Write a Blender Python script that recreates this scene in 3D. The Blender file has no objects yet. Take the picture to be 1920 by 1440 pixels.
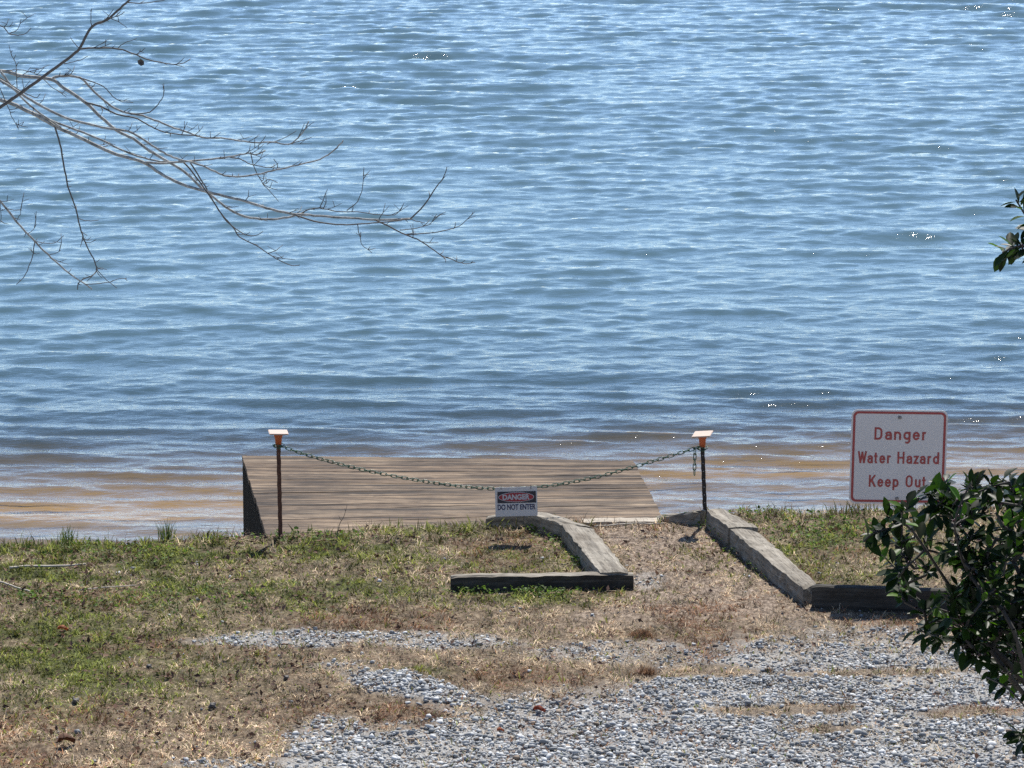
import bpy, bmesh, math, random
import numpy as np
from mathutils import Vector, Matrix
R = math.radians
random.seed(7)
rng = np.random.default_rng(7)
scene = bpy.context.scene
COL = scene.collection

# ------------------------------------------------------------------ camera
CAM_H, PITCH, FPX = 6.35, R(11.5), 7375.0      # metres above the lawn, tilt, focal length in photo pixels (1920 wide)
cam_d = bpy.data.cameras.new('camera')
cam_d.sensor_width = 36.0
cam_d.lens = 36.0 * FPX / 1920.0
cam_d.clip_start = 0.5
cam_d.clip_end = 3000.0
cam = bpy.data.objects.new('camera', cam_d)
COL.objects.link(cam)
cam.location = (0, 0, CAM_H)
cam.rotation_euler = (R(90) - PITCH, 0, 0)
scene.camera = cam

# ------------------------------------------------------------------ light
SUN_EL, SUN_AZ = R(54), R(14)                   # azimuth is measured to the right of the view direction
world = bpy.data.worlds.new('World')
scene.world = world
world.use_nodes = True
wn = world.node_tree.nodes
bg = wn['Background']
sky = wn.new('ShaderNodeTexSky')
sky.sky_type = 'NISHITA'
sky.sun_disc = False
sky.sun_elevation = SUN_EL
sky.sun_rotation = SUN_AZ
sky.air_density = 0.7
sky.dust_density = 0.12
sky.ozone_density = 3.2
world.node_tree.links.new(sky.outputs[0], bg.inputs[0])
bg.inputs[1].default_value = 0.125
sun_d = bpy.data.lights.new('sun', 'SUN')
sun_d.energy = 4.9
sun_d.angle = R(0.5)
sun_d.color = (1.0, 0.95, 0.87)
sun = bpy.data.objects.new('sun', sun_d)
COL.objects.link(sun)
sun.location = (20, 30, 40)
to_sun = Vector((math.sin(SUN_AZ) * math.cos(SUN_EL), math.cos(SUN_AZ) * math.cos(SUN_EL), math.sin(SUN_EL)))
sun.rotation_euler = to_sun.to_track_quat('Z', 'Y').to_euler()
scene.view_settings.view_transform = 'Standard'
scene.view_settings.look = 'None'
scene.view_settings.exposure = 0.58
scene.view_settings.gamma = 1.0
scene.render.engine = 'CYCLES'
scene.cycles.max_bounces = 6
scene.cycles.transparent_max_bounces = 8
scene.cycles.use_denoising = False              # the grain that is left looks like the photograph's own
scene.cycles.caustics_reflective = False
scene.cycles.caustics_refractive = False
scene.cycles.sample_clamp_indirect = 4.0

# ------------------------------------------------------------------ helpers: where things stand
CP, SP = math.cos(PITCH), math.sin(PITCH)
def ray(px, py):
    u, v = (px - 960) / FPX, -(py - 720) / FPX
    return u, CP + v * SP, -SP + v * CP
def on_z(px, py, z=0.0):
    dx, dy, dz = ray(px, py)
    t = (z - CAM_H) / dz
    return Vector((dx * t, dy * t, z))
def on_y(px, py, Y):
    dx, dy, dz = ray(px, py)
    t = Y / dy
    return Vector((dx * t, Y, CAM_H + dz * t))
def to_px(x, y, z):                             # numpy: world -> photo pixel, for laying out ground cover
    zz = z - CAM_H
    f = y * CP - zz * SP
    u = y * SP + zz * CP
    return 960 + FPX * x / f, 720 - FPX * u / f

# ------------------------------------------------------------------ helpers: objects
def tag(o, label=None, cat=None, group=None, kind=None):
    if label: o['label'] = label
    if cat: o['category'] = cat
    if group: o['group'] = group
    if kind: o['kind'] = kind
    return o
def empty(name, loc, label, cat, group=None, rz=0.0):
    o = bpy.data.objects.new(name, None)
    COL.objects.link(o)
    o.location = loc
    o.rotation_euler = (0, 0, rz)
    o.empty_display_size = 0.1
    return tag(o, label, cat, group)
def link_mesh(name, me, mat, parent=None):
    o = bpy.data.objects.new(name, me)
    COL.objects.link(o)
    if mat is not None: me.materials.append(mat)
    if parent is not None: o.parent = parent
    return o
def from_bm(name, bm, mat, parent=None, smooth=False):
    me = bpy.data.meshes.new(name)
    bm.normal_update()
    bm.to_mesh(me)
    bm.free()
    if smooth:
        for p in me.polygons: p.use_smooth = True
    return link_mesh(name, me, mat, parent)
def np_mesh(name, verts, faces_list, mat, parent=None, smooth=False, cols=None, extra=None):
    """faces_list: list of int arrays (n,k) of equal k each; cols (n,4) point colours"""
    me = bpy.data.meshes.new(name)
    verts = np.asarray(verts, np.float32)
    me.vertices.add(len(verts))
    me.vertices.foreach_set('co', verts.ravel())
    loops, starts, tot = [], [], 0
    for f in faces_list:
        f = np.asarray(f, np.int32)
        n, k = f.shape
        loops.append(f.ravel())
        starts.append(tot + np.arange(n, dtype=np.int32) * k)
        tot += n * k
    loops = np.concatenate(loops); starts = np.concatenate(starts)
    me.loops.add(tot)
    me.loops.foreach_set('vertex_index', loops)
    me.polygons.add(len(starts))
    me.polygons.foreach_set('loop_start', starts)
    if smooth: me.polygons.foreach_set('use_smooth', np.ones(len(starts), bool))
    me.update(calc_edges=True)
    if cols is not None:
        a = me.color_attributes.new('tint', 'FLOAT_COLOR', 'POINT')
        a.data.foreach_set('color', np.asarray(cols, np.float32).ravel())
    for nm, arr in (extra or {}).items():
        a = me.attributes.new(nm, 'FLOAT', 'POINT')
        a.data.foreach_set('value', np.asarray(arr, np.float32).ravel())
    return link_mesh(name, me, mat, parent)

# ------------------------------------------------------------------ helpers: materials
class NT:
    def __init__(s, name):
        s.m = bpy.data.materials.new(name); s.m.use_nodes = True
        s.t = s.m.node_tree; s.t.nodes.clear()
        s.out = s.n('ShaderNodeOutputMaterial')
    def n(s, typ, **kw):
        nd = s.t.nodes.new(typ)
        for k, v in kw.items(): setattr(nd, k, v)
        return nd
    def set(s, sock, v):
        if isinstance(v, bpy.types.NodeSocket): s.t.links.new(v, sock)
        else: sock.default_value = v
    def coord(s, which='Object'):
        return s.n('ShaderNodeTexCoord').outputs[which]
    def mapping(s, vec, scale=(1, 1, 1), loc=(0, 0, 0)):
        m = s.n('ShaderNodeMapping'); s.set(m.inputs[0], vec); m.inputs['Scale'].default_value = scale
        m.inputs['Location'].default_value = loc
        return m.outputs[0]
    def noise(s, vec, scale, detail=4, rough=0.6, dist=0.0):
        m = s.n('ShaderNodeTexNoise'); s.set(m.inputs['Vector'], vec)
        m.inputs['Scale'].default_value = scale; m.inputs['Detail'].default_value = detail
        m.inputs['Roughness'].default_value = rough; m.inputs['Distortion'].default_value = dist
        return m.outputs['Fac']
    def ramp(s, fac, stops):
        r = s.n('ShaderNodeValToRGB'); s.set(r.inputs[0], fac)
        e = r.color_ramp.elements
        while len(e) < len(stops): e.new(0.5)
        for i, (p, c) in enumerate(stops):
            e[i].position = p; e[i].color = (*c, 1) if len(c) == 3 else c
        return r.outputs[0]
    def mix(s, fac, a, b, mode='MIX'):
        m = s.n('ShaderNodeMix', data_type='RGBA', blend_type=mode)
        s.set(m.inputs[0], fac); s.set(m.inputs[6], a); s.set(m.inputs[7], b)
        return m.outputs[2]
    def math(s, op, a, b=0.0, clamp=False):
        m = s.n('ShaderNodeMath', operation=op, use_clamp=clamp); s.set(m.inputs[0], a); s.set(m.inputs[1], b)
        return m.outputs[0]
    def bump(s, h, strength=0.5, dist=0.01, normal=None):
        b = s.n('ShaderNodeBump'); s.set(b.inputs['Height'], h)
        b.inputs['Strength'].default_value = strength; b.inputs['Distance'].default_value = dist
        if normal is not None: s.set(b.inputs['Normal'], normal)
        return b.outputs[0]
    def principled(s, col, rough=0.7, normal=None, metallic=0.0, spec=0.5, **kw):
        p = s.n('ShaderNodeBsdfPrincipled')
        s.set(p.inputs['Base Color'], col if isinstance(col, bpy.types.NodeSocket) else (*col, 1))
        s.set(p.inputs['Roughness'], rough); p.inputs['Metallic'].default_value = metallic
        p.inputs['Specular IOR Level'].default_value = spec
        if normal is not None: s.set(p.inputs['Normal'], normal)
        s.set(s.out.inputs[0], p.outputs[0])
        return p
    def attr(s, name):
        return s.n('ShaderNodeAttribute', attribute_name=name)

def mat_wood(name, dark, mid, light, grain=(1.6, 26, 26), rough=0.85, bump=0.5, dist=0.3, planks=False, cracks=0.0):
    t = NT(name); oi = t.n('ShaderNodeObjectInfo').outputs['Random']
    c = t.coord()
    off = t.n('ShaderNodeVectorMath', operation='ADD'); t.set(off.inputs[0], c); 
    cmb = t.n('ShaderNodeCombineXYZ'); t.set(cmb.inputs[0], t.math('MULTIPLY', oi, 37.0)); t.set(off.inputs[1], cmb.outputs[0])
    v = off.outputs[0]
    g = t.noise(t.mapping(v, grain), 1.0, 8, 0.68, dist)
    g2 = t.noise(t.mapping(v, (grain[0] * .5, grain[1] * 2.6, grain[2] * 2.6)), 1.0, 6, 0.7, dist * .5)
    p = t.noise(v, 1.8 if planks else 5.0, 5, 0.65)
    f = t.math('ADD', t.math('MULTIPLY', g, 0.55), t.math('MULTIPLY', g2, 0.45))
    col = t.ramp(f, [(0.43, dark), (0.5, mid), (0.585, light)] if planks else [(0.36, dark), (0.5, mid), (0.64, light)])
    stain = t.ramp(p, [(0.36, (0.45, 0.42, 0.40)), (0.6, (1.15, 1.15, 1.12))] if planks else [(0.35, (0.62, 0.58, 0.54)), (0.62, (1.1, 1.1, 1.1))])
    col = t.mix(0.85, col, stain, 'MULTIPLY')
    if planks:                                      # each board weathers to its own shade
        col = t.mix(0.9, col, t.attr('tint').outputs[0], 'MULTIPLY')
    if cracks > 0:
        ck = t.noise(t.mapping(v, (grain[0] * .7, grain[1] * .8, grain[2] * .8)), 1.0, 3, 0.5, 0.6)
        lines = t.math('ABSOLUTE', t.math('SUBTRACT', ck, 0.5))
        ckm = t.ramp(lines, [(0.0, (0.16, 0.15, 0.13)), (0.022, (1, 1, 1))])
        col = t.mix(cracks, col, ckm, 'MULTIPLY')
    t.principled(col, rough, t.bump(f, bump, 0.012), spec=0.3)
    return t.m
def mat_plain(name, col, rough=0.5, var=0.15, scale=30, bump=0.1, metallic=0.0, spec=0.5):
    t = NT(name); c = t.coord()
    n = t.noise(c, scale, 5, 0.6)
    lo = tuple(x * (1 - var) for x in col); hi = tuple(min(1, x * (1 + var)) for x in col)
    t.principled(t.ramp(n, [(0.3, lo), (0.7, hi)]), rough, t.bump(n, bump, 0.003), metallic, spec)
    return t.m
def mat_tint(name, transl=0.35, rough=0.7, spec=0.2):
    """colour per blade / stone / leaf from the 'tint' attribute"""
    t = NT(name); a = t.attr('tint').outputs[0]
    p = t.principled(a, rough, spec=spec)
    if transl > 0:
        tr = t.n('ShaderNodeBsdfTranslucent'); t.set(tr.inputs[0], a)
        mx = t.n('ShaderNodeMixShader'); mx.inputs[0].default_value = transl
        t.set(mx.inputs[1], p.outputs[0]); t.set(mx.inputs[2], tr.outputs[0]); t.set(t.out.inputs[0], mx.outputs[0])
    return t.m

# ------------------------------------------------------------------ noise fields in numpy
def vnoise(x, y, seed=0):
    xi, yi = np.floor(x).astype(np.int64), np.floor(y).astype(np.int64)
    fx, fy = x - xi, y - yi
    fx = fx * fx * (3 - 2 * fx); fy = fy * fy * (3 - 2 * fy)
    def h(a, b):
        n = (a * 374761393 + b * 668265263 + seed * 1442695041) & 0xFFFFFFFF
        n = ((n ^ (n >> 13)) * 1274126177) & 0xFFFFFFFF
        n = (n ^ (n >> 16)) & 0xFFFFFF
        return n / float(0xFFFFFF)
    return (h(xi, yi) * (1 - fx) + h(xi + 1, yi) * fx) * (1 - fy) + (h(xi, yi + 1) * (1 - fx) + h(xi + 1, yi + 1) * fx) * fy
def fbm(x, y, sc, seed=0, o=4):
    s, a, t = 0.0, 1.0, 0.0
    for i in range(o):
        s = s + a * vnoise(x * sc * 2 ** i + 13.7 * i, y * sc * 2 ** i + 7.1 * i, seed + i); t += a; a *= 0.55
    return s / t
def smooth(a, b, x):
    t = np.clip((x - a) / (b - a), 0, 1)
    return t * t * (3 - 2 * t)

# ------------------------------------------------------------------ terrain
WATER_Z = -0.62
_edge = [(-400, 1024), (0, 1022), (250, 1017), (440, 1009), (520, 1004), (640, 998), (760, 992), (900, 984), (960, 982), (1080, 981), (1230, 976), (1330, 966), (1400, 962), (1600, 958), (1920, 952), (2400, 940)]
_ep = [on_z(a, b, 0.0) for a, b in _edge]
EX = np.array([p.x for p in _ep]); EY = np.array([p.y for p in _ep])
def shore_y(x):
    x = np.asarray(x, float)
    return np.interp(x, EX, EY) + 0.035 * np.sin(x * 5.1) + 0.02 * np.sin(x * 13.0 + 1)
def land_z(x, y):
    x = np.asarray(x, float); y = np.asarray(y, float)
    hill = np.where(y < 19.6, 4.6 * (np.clip(19.6 - y, 0, 60) / 19.6) ** 1.25, 0.0)
    hill = np.minimum(hill, 4.7 + 0.05 * np.clip(-y, 0, 100))
    und = 0.022 * (fbm(x, y, 3.6, 6, 2) - 0.5) * smooth(24.5, 23, y) + 0.05 * (fbm(x, y, 0.7, 3, 3) - 0.5) * smooth(26.5, 25, y) + 0.02 * (fbm(x, y, 5.0, 5, 3) - 0.5)
    px, py = to_px(x, y, 0 * x)
    # the small heap of gravel and the slightly raised gravel bed
    hump = 0.035 * np.exp(-(((px - 770) / 110) ** 2 + ((py - 1285 - 0.16 * (px - 770)) / 22) ** 2))
    s = shore_y(x)
    d = y - s
    drop = smooth(-0.03, 0.42, d) * 0.68
    under = np.clip(d - 0.42, 0, None) * 0.04 + np.clip(d - 3.5, 0, 40) * 0.08
    return hill + und + hump - drop - under

def grid(xs, ys):
    X, Y = np.meshgrid(xs, ys)
    nx, ny = len(xs), len(ys)
    i = np.arange(nx * ny).reshape(ny, nx)
    F = np.stack([i[:-1, :-1], i[:-1, 1:], i[1:, 1:], i[1:, :-1]], -1).reshape(-1, 4)
    return X.ravel(), Y.ravel(), F

# ground-cover masks, given where they lie in the photograph
def gravel_mask(x, y):
    px, py = to_px(x, y, 0 * x)
    w = 26 * (fbm(x, y, 3.0, 21, 4) - 0.5) * 2
    wob = 60 * (fbm(x, y, 1.1, 22, 3) - 0.5) * 2
    top = np.interp(px, [380, 520, 560, 620, 720, 800, 900, 1000, 1100, 1180, 1260, 1330, 1420, 1560, 1700, 1920, 2400],
                        [1500, 1425, 1372, 1346, 1345, 1338, 1318, 1312, 1300, 1275, 1240, 1215, 1196, 1188, 1196, 1200, 1190])
    m = smooth(-40, 45, py - top + w * .9 + wob * .25)
    def ell(cx, cy, rx, ry, slope=0.0):
        q = ((px - cx) / rx) ** 2 + ((py - cy - slope * (px - cx) + w * .35) / ry) ** 2
        return smooth(1.7, 0.4, q)
    m = np.maximum(m, ell(775, 1293, 125, 20, 0.17))
    m = np.maximum(m, 0.85 * ell(560, 1197, 190, 15, 0.0))
    m = np.maximum(m, 0.75 * ell(830, 1203, 150, 17, 0.03))
    m = np.maximum(m, 0.45 * ell(430, 1432, 130, 10, 0.0))
    m = np.maximum(m, 0.6 * ell(1150, 1225, 170, 20, 0.0))
    m = np.maximum(m, 0.5 * ell(1210, 1088, 34, 16, 0.0))
    m = np.maximum(m, 0.35 * ell(640, 1250, 60, 10, 0.0))
    # tongues of dry grass across the bed
    cut = np.maximum.reduce([ell(1470, 1330, 150, 11, -0.02), ell(690, 1330, 190, 9, 0.08), ell(1330, 1262, 90, 12), ell(1230, 1270, 80, 9),
                             ell(1640, 1265, 200, 7), ell(1560, 1370, 80, 7), ell(1840, 1340, 120, 12), 0.8 * ell(960, 1285, 160, 12), 0.7 * ell(760, 1362, 90, 9)])
    m = m * (1 - 0.85 * cut)
    # sparse stones where the bed thins out towards the path
    far = smooth(1320, 1180, py) * smooth(1000, 1200, px)
    m = m * (1 - 0.35 * far * smooth(0.4, 0.62, fbm(x, y, 2.2, 31, 3)))
    return np.clip(m, 0, 1)
def green_mask(x, y):
    px, py = to_px(x, y, 0 * x)
    n = fbm(x, y, 2.2, 41, 4); n2 = fbm(x, y, 7.0, 43, 3)
    def ell(cx, cy, rx, ry):
        return np.exp(-(((px - cx) / rx) ** 2 + ((py - cy) / ry) ** 2))
    base = np.maximum.reduce([1.0 * ell(60, 1020, 520, 110), 0.85 * ell(540, 1020, 280, 36), 0.75 * ell(560, 1110, 330, 32), 0.75 * ell(100, 1230, 300, 90),
                              0.75 * ell(1020, 1120, 170, 14), 0.75 * ell(1560, 1010, 240, 60), 0.6 * ell(760, 1000, 200, 26), 0.5 * ell(1000, 990, 80, 22),
                              0.55 * ell(1440, 1010, 70, 40), 0.45 * ell(860, 1060, 220, 34), 0.5 * ell(800, 1262, 100, 8), 0.4 * ell(1620, 1075, 120, 30)])
    return np.clip(base * (0.42 + 1.5 * smooth(0.35, 0.66, 0.6 * n + 0.4 * n2)), 0, 1)
def path_mask(x, y):
    px, py = to_px(x, y, 0 * x)
    l = np.interp(py, [970, 1000, 1070, 1110, 1180], [1080, 1125, 1190, 1190, 1000])
    r = np.interp(py, [970, 1000, 1110, 1150, 1180], [1330, 1370, 1500, 1560, 1750])
    return smooth(-12, 12, px - l) * smooth(-12, 12, r - px) * smooth(965, 975, py) * smooth(1200, 1130, py)

xs = np.concatenate([[-900, -300, -120, -60, -30, -16, -10], np.arange(-7, -4.2, 0.12), np.arange(-4.2, 4.2, 0.035), np.arange(4.2, 7.01, 0.12), [10, 16, 30, 60, 120, 300, 900]])
ys = np.concatenate([[-900, -300, -100, -40, -15, -5], np.arange(0, 19.6, 0.4), np.arange(19.6, 27.8, 0.035), np.arange(27.8, 34, 0.15), [36, 40, 50, 70, 120, 300, 900, 2000]])
X, Y, F = grid(xs, ys)
Z = land_z(X, Y)
inner = (np.abs(X) < 4.4) & (Y > 19.5) & (Y < 27.8)
Z = Z + np.where(inner, 0.022 * (fbm(X, Y, 16.0, 8, 3) - 0.5), 0)
gm, gr, pm = gravel_mask(X, Y), green_mask(X, Y), path_mask(X, Y)
t = NT('lawn_soil')
at_g, at_n, at_p = t.attr('gravel_amount').outputs['Fac'], t.attr('green_amount').outputs['Fac'], t.attr('path_amount').outputs['Fac']
at_s = t.attr('sand_amount').outputs['Fac']
c = t.coord('Object')
n1 = t.noise(t.mapping(c, (24, 11, 11)), 1.0, 8, 0.72); n2 = t.noise(c, 5, 5, 0.65); n3 = t.noise(t.mapping(c, (34, 15, 15)), 1.0, 7, 0.75, 0.5)
dry = t.ramp(n1, [(0.38, (0.035, 0.026, 0.018)), (0.48, (0.10, 0.073, 0.048)), (0.56, (0.19, 0.145, 0.097)), (0.64, (0.34, 0.275, 0.19))])
dry2 = t.ramp(n3, [(0.38, (0.05, 0.035, 0.025)), (0.5, (0.15, 0.11, 0.076)), (0.63, (0.32, 0.25, 0.175))])
dry = t.mix(n2, dry, dry2)
grn = t.ramp(n1, [(0.38, (0.025, 0.026, 0.012)), (0.52, (0.065, 0.072, 0.025)), (0.66, (0.17, 0.165, 0.07))])
pth = t.ramp(n3, [(0.38, (0.06, 0.045, 0.034)), (0.49, (0.17, 0.13, 0.098)), (0.62, (0.36, 0.29, 0.225))])
vor = t.n('ShaderNodeTexVoronoi'); t.set(vor.inputs['Vector'], c); vor.inputs['Scale'].default_value = 80
gvc = t.ramp(vor.outputs['Distance'], [(0.1, (0.46, 0.455, 0.44)), (0.5, (0.32, 0.315, 0.30)), (0.85, (0.15, 0.145, 0.135))])
col = t.mix(at_n, dry, grn)
col = t.mix(at_p, col, pth)
col = t.mix(t.math('MULTIPLY', at_g, t.math('ADD', t.math('MULTIPLY', n2, 0.8), 0.5), True), col, gvc)
sand = t.ramp(t.noise(t.mapping(c, (1.2, 5, 1)), 1.5, 5, 0.6), [(0.3, (0.30, 0.21, 0.10)), (0.7, (0.44, 0.32, 0.16))])
sky_tone = t.ramp(t.noise(t.mapping(c, (2, 7, 2)), 1.5, 4, 0.6), [(0.3, (0.14, 0.122, 0.115)), (0.7, (0.21, 0.18, 0.165))])  # greyer inshore bed: sky reflection on the shallows put into its colour
sand = t.mix(t.attr('sky_tone_amount').outputs['Fac'], sand, sky_tone)
col = t.mix(at_s, col, sand)
t.principled(col, 0.95, t.bump(n1, 0.7, 0.02), spec=0.1)
sa = smooth(0.1, 0.4, Y - shore_y(X))
ground = np_mesh('ground', np.stack([X, Y, Z], -1), [F], t.m, smooth=True,
                 extra={'gravel_amount': gm, 'green_amount': gr, 'path_amount': pm, 'sand_amount': sa, 'sky_tone_amount': smooth(5.6, 4.2, Y - shore_y(X) + 3.4 * (fbm(X * 0.6, Y, 0.9, 15, 3) - 0.5))})
tag(ground, 'lawn of dry and green grass sloping to a sandy lake bed', 'ground', kind='structure')

# ------------------------------------------------------------------ water
def wave_field(x, y, seed, n, l0, l1, sl, spread, mean=4):
    wr = np.random.default_rng(seed)
    h = np.zeros_like(x)
    lam = np.exp(wr.uniform(np.log(l0), np.log(l1), n))
    ang = wr.normal(R(mean), R(spread), n)      # travelling towards the bank
    for L, a in zip(lam, ang):
        k = 2 * math.pi / L
        ph = k * (math.sin(a) * x - math.cos(a) * y) + wr.uniform(0, 6.28)
        h += sl / k * (np.sin(ph - 0.25 * np.sin(ph)) + 0.22 * np.cos(2 * ph + 0.6))
    return h
wu = np.concatenate([[-300, -40, -10, -4, -2.6, -2.2, -1.95], np.linspace(-1.8, 1.8, 620), [1.95, 2.2, 2.6, 4, 10, 40, 300]])
wyl = [25.2]
while wyl[-1] < 78: wyl.append(wyl[-1] + 0.036 * (wyl[-1] / 30.0) ** 1.3)
wys = np.concatenate([np.array(wyl), [80, 84, 92, 120, 300, 900, 2000]])
X, Y, F = grid(wu, wys)
Uc = X.copy(); X = X * Y * 0.1302
gust = (0.68 + 0.64 * fbm(X * 0.8, Y * 0.3, 0.6, 77, 3)) * (0.86 + 0.54 * smooth(32, 70, Y))
depth = WATER_Z - land_z(X, Y)
sh = smooth(1.0, 0.4, depth)
pa = 0.4 + 1.15 * smooth(0.3, 0.7, fbm(X * 0.55, Y * 0.4, 0.9, 75, 2)); pb = 0.45 + 1.1 * fbm(X * 0.7, Y * 0.5, 1.3, 76, 3)
hA = wave_field(X, Y, 11, 20, 0.75, 1.8, 0.0140, 18) * pa + wave_field(X, Y, 12, 40, 0.32, 0.75, 0.0170, 27) * pb
hS = wave_field(X, Y, 14, 26, 0.28, 0.75, 0.042, 9, -6) * (0.4 + 1.0 * fbm(X * 0.5, Y, 0.9, 78, 3)) * smooth(-0.05, 0.35, depth)
hB = wave_field(X, Y, 13, 56, 0.12, 0.32, 0.0135, 42)
h = (hA * (1 - 0.8 * sh) + hS * sh + hB * (0.9 - 0.1 * sh)) * gust
fade = smooth(1.9, 1.75, np.abs(Uc)) * smooth(79, 76, Y)
Z = WATER_Z + h * fade
t = NT('lake_water')
dep = t.attr('water_depth').outputs['Fac']
c = t.coord('Object')
r1 = t.noise(t.mapping(c, (4, 9, 5)), 1.0, 4, 0.58, 0.3)
r2 = t.noise(t.mapping(c, (18, 34, 10)), 1.0, 3, 0.6, 0.2)
nb = t.bump(t.math('ADD', r1, t.math('MULTIPLY', r2, 0.3)), 0.30, 0.035)
fr = t.n('ShaderNodeFresnel'); fr.inputs['IOR'].default_value = 1.333; t.set(fr.inputs['Normal'], nb)
gl = t.n('ShaderNodeBsdfAnisotropic') if False else t.n('ShaderNodeBsdfGlossy')
gl.inputs['Color'].default_value = (1, 1, 1, 1); gl.inputs['Roughness'].default_value = 0.03; t.set(gl.inputs['Normal'], nb)
df = t.n('ShaderNodeBsdfDiffuse'); df.inputs['Color'].default_value = (0.064, 0.118, 0.142, 1)
tr = t.n('ShaderNodeBsdfTransparent'); tr.inputs['Color'].default_value = (0.96, 0.9, 0.74, 1)
turb = t.math('SUBTRACT', 1.0, t.math('POWER', 2.718, t.math('MULTIPLY', t.math('POWER', t.math('MULTIPLY', dep, 1.32), 2.0), -1.0)), True)
b = t.n('ShaderNodeMixShader'); t.set(b.inputs[0], turb); t.set(b.inputs[1], tr.outputs[0]); t.set(b.inputs[2], df.outputs[0])
m = t.n('ShaderNodeMixShader'); t.set(m.inputs[0], fr.outputs[0]); t.set(m.inputs[1], b.outputs[0]); t.set(m.inputs[2], gl.outputs[0])
t.set(t.out.inputs[0], m.outputs[0])
water = np_mesh('water', np.stack([X, Y, Z], -1), [F], t.m, smooth=True, extra={'water_depth': np.clip(depth, 0, 5)})
tag(water, 'rippling blue green lake turning sandy brown in the shallows', 'water', kind='structure')

# ------------------------------------------------------------------ grass blades
def blades(name, label, P, hgt, wid, lean, cols, mat, stuff=True, parent=None):
    n = len(P)
    az = rng.uniform(0, 2 * np.pi, n); la = rng.uniform(0, 2 * np.pi, n)
    side = np.stack([np.cos(az), np.sin(az), 0 * az], -1) * (wid / 2)[:, None]
    ld = np.stack([np.cos(la), np.sin(la), 0 * la], -1) * (lean * hgt)[:, None]
    up = np.zeros((n, 3)); up[:, 2] = hgt * np.sqrt(np.clip(1 - 0.5 * lean ** 2, 0.15, 1))
    mid = P + up * 0.6 + ld * 0.35
    tip = P + up * np.where(lean > 0.9, 0.55, 1.0)[:, None] + ld
    V = np.stack([P - side, P + side, mid + side * 0.75, mid - side * 0.75, tip], 1).reshape(-1, 3)
    i = np.arange(n) * 5
    Q = np.stack([i, i + 1, i + 2, i + 3], -1); T = np.stack([i + 3, i + 2, i + 4], -1)
    C = np.concatenate([cols, np.ones((n, 1))], 1).repeat(5, 0)
    o = np_mesh(name, V, [Q, T], mat, parent, cols=C)
    if stuff: tag(o, label, 'grass', kind='stuff')
    return o
M_GRASS = mat_tint('grass_blade', 0.48, 0.6, 0.25)
N = 470000
x = np.where(rng.random(N) < 0.93, rng.uniform(-4.0, 4.0, N), rng.uniform(-7, 7, N)); y = rng.uniform(19.4, 27.6, N)
s = shore_y(x)
gm, gr, pm = gravel_mask(x, y), green_mask(x, y), path_mask(x, y)
dens = (1 - 0.76 * gm) * (0.62 + 0.6 * smooth(0.35, 0.6, fbm(x, y, 11.0, 51, 3)))
keep = (y < s + 0.12) & (rng.random(N) < dens)
x, y, gm, gr, pm, s = (a[keep] for a in (x, y, gm, gr, pm, s))
n = len(x)
z = land_z(x, y) - 0.004
isg = rng.random(n) < gr * 1.0 + 0.07 * (1 - pm)
clump = fbm(x, y, 13.0, 61, 3)
big = fbm(x, y, 1.6, 63, 3)
u = rng.random((n, 1)); u2 = rng.random((n, 1))
green = np.array([0.125, 0.15, 0.038]) * (0.45 + 1.2 * u) + np.array([0.075, 0.055, 0.008]) * u2
dryc = np.array([0.47, 0.365, 0.245]) * (0.25 + 1.25 * u) + np.array([0.05, 0.06, 0.06]) * u2
rust = np.array([0.23, 0.125, 0.07]) * (0.5 + 0.9 * u)
isr = (rng.random(n) < 0.10 + 0.75 * smooth(0.52, 0.68, big))[:, None]
colr = np.where(isg[:, None], green, np.where(isr, rust, dryc))
mott = fbm(x, y * 0.6, 13.0, 65, 3)                 # thatch: weathered dark mats beside fresh straw
colr = colr * (0.55 + 1.0 * smooth(0.3, 0.68, mott))[:, None]
edge = smooth(0.35, 0.0, np.abs(y - s + 0.1))
px_, py_ = to_px(x, y, 0 * x)
colr = colr * (1 + 0.3 * smooth(1260, 1380, py_) * smooth(760, 500, px_))[:, None]   # driest, most bleached corner of the lawn
hg = np.where(isg, rng.uniform(0.012, 0.042, n), rng.uniform(0.016, 0.046, n)) * (0.45 + 1.3 * smooth(0.3, 0.75, clump)) * (1 + 0.7 * edge * smooth(0.35, 0.7, clump))
hg = hg * np.where(pm > 0.5, 0.75, 1.0)
wd = np.where(isg, rng.uniform(0.005, 0.012, n), rng.uniform(0.003, 0.0075, n))
ln = np.where(isg, rng.uniform(0.4, 1.7, n), rng.uniform(0.5, 2.2, n))
blades('grass', 'short mixed green and straw coloured grass over the bank', np.stack([x, y, z], -1), hg, wd, ln, colr, M_GRASS)

# ragged taller weeds along the crest of the bank
N = 5200
x = rng.uniform(-4.6, 4.6, N); s = shore_y(x); y = s + rng.uniform(-0.2, 0.12, N)
px, py = to_px(x, y, 0 * x)
w = np.where(px > 1390, 0.9, np.where(px < 480, 0.42, 0.16)) * smooth(0.42, 0.62, fbm(x, y, 4.0, 71, 3))
k = rng.random(N) < w; x, y = x[k], y[k]; n = len(x)
u = rng.random((n, 1))
cw = np.where(rng.random((n, 1)) < 0.5, np.array([0.085, 0.11, 0.03]) * (0.5 + u), np.array([0.17, 0.12, 0.08]) * (0.5 + u))
blades('weeds', 'ragged taller weeds along the top of the lake bank', np.stack([x, y, land_z(x, y)], -1), rng.uniform(0.04, 0.115, n) * (0.5 + 0.7 * rng.random(n)),
       rng.uniform(0.004, 0.009, n), rng.uniform(0.05, 0.6, n), cw, M_GRASS)

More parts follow.
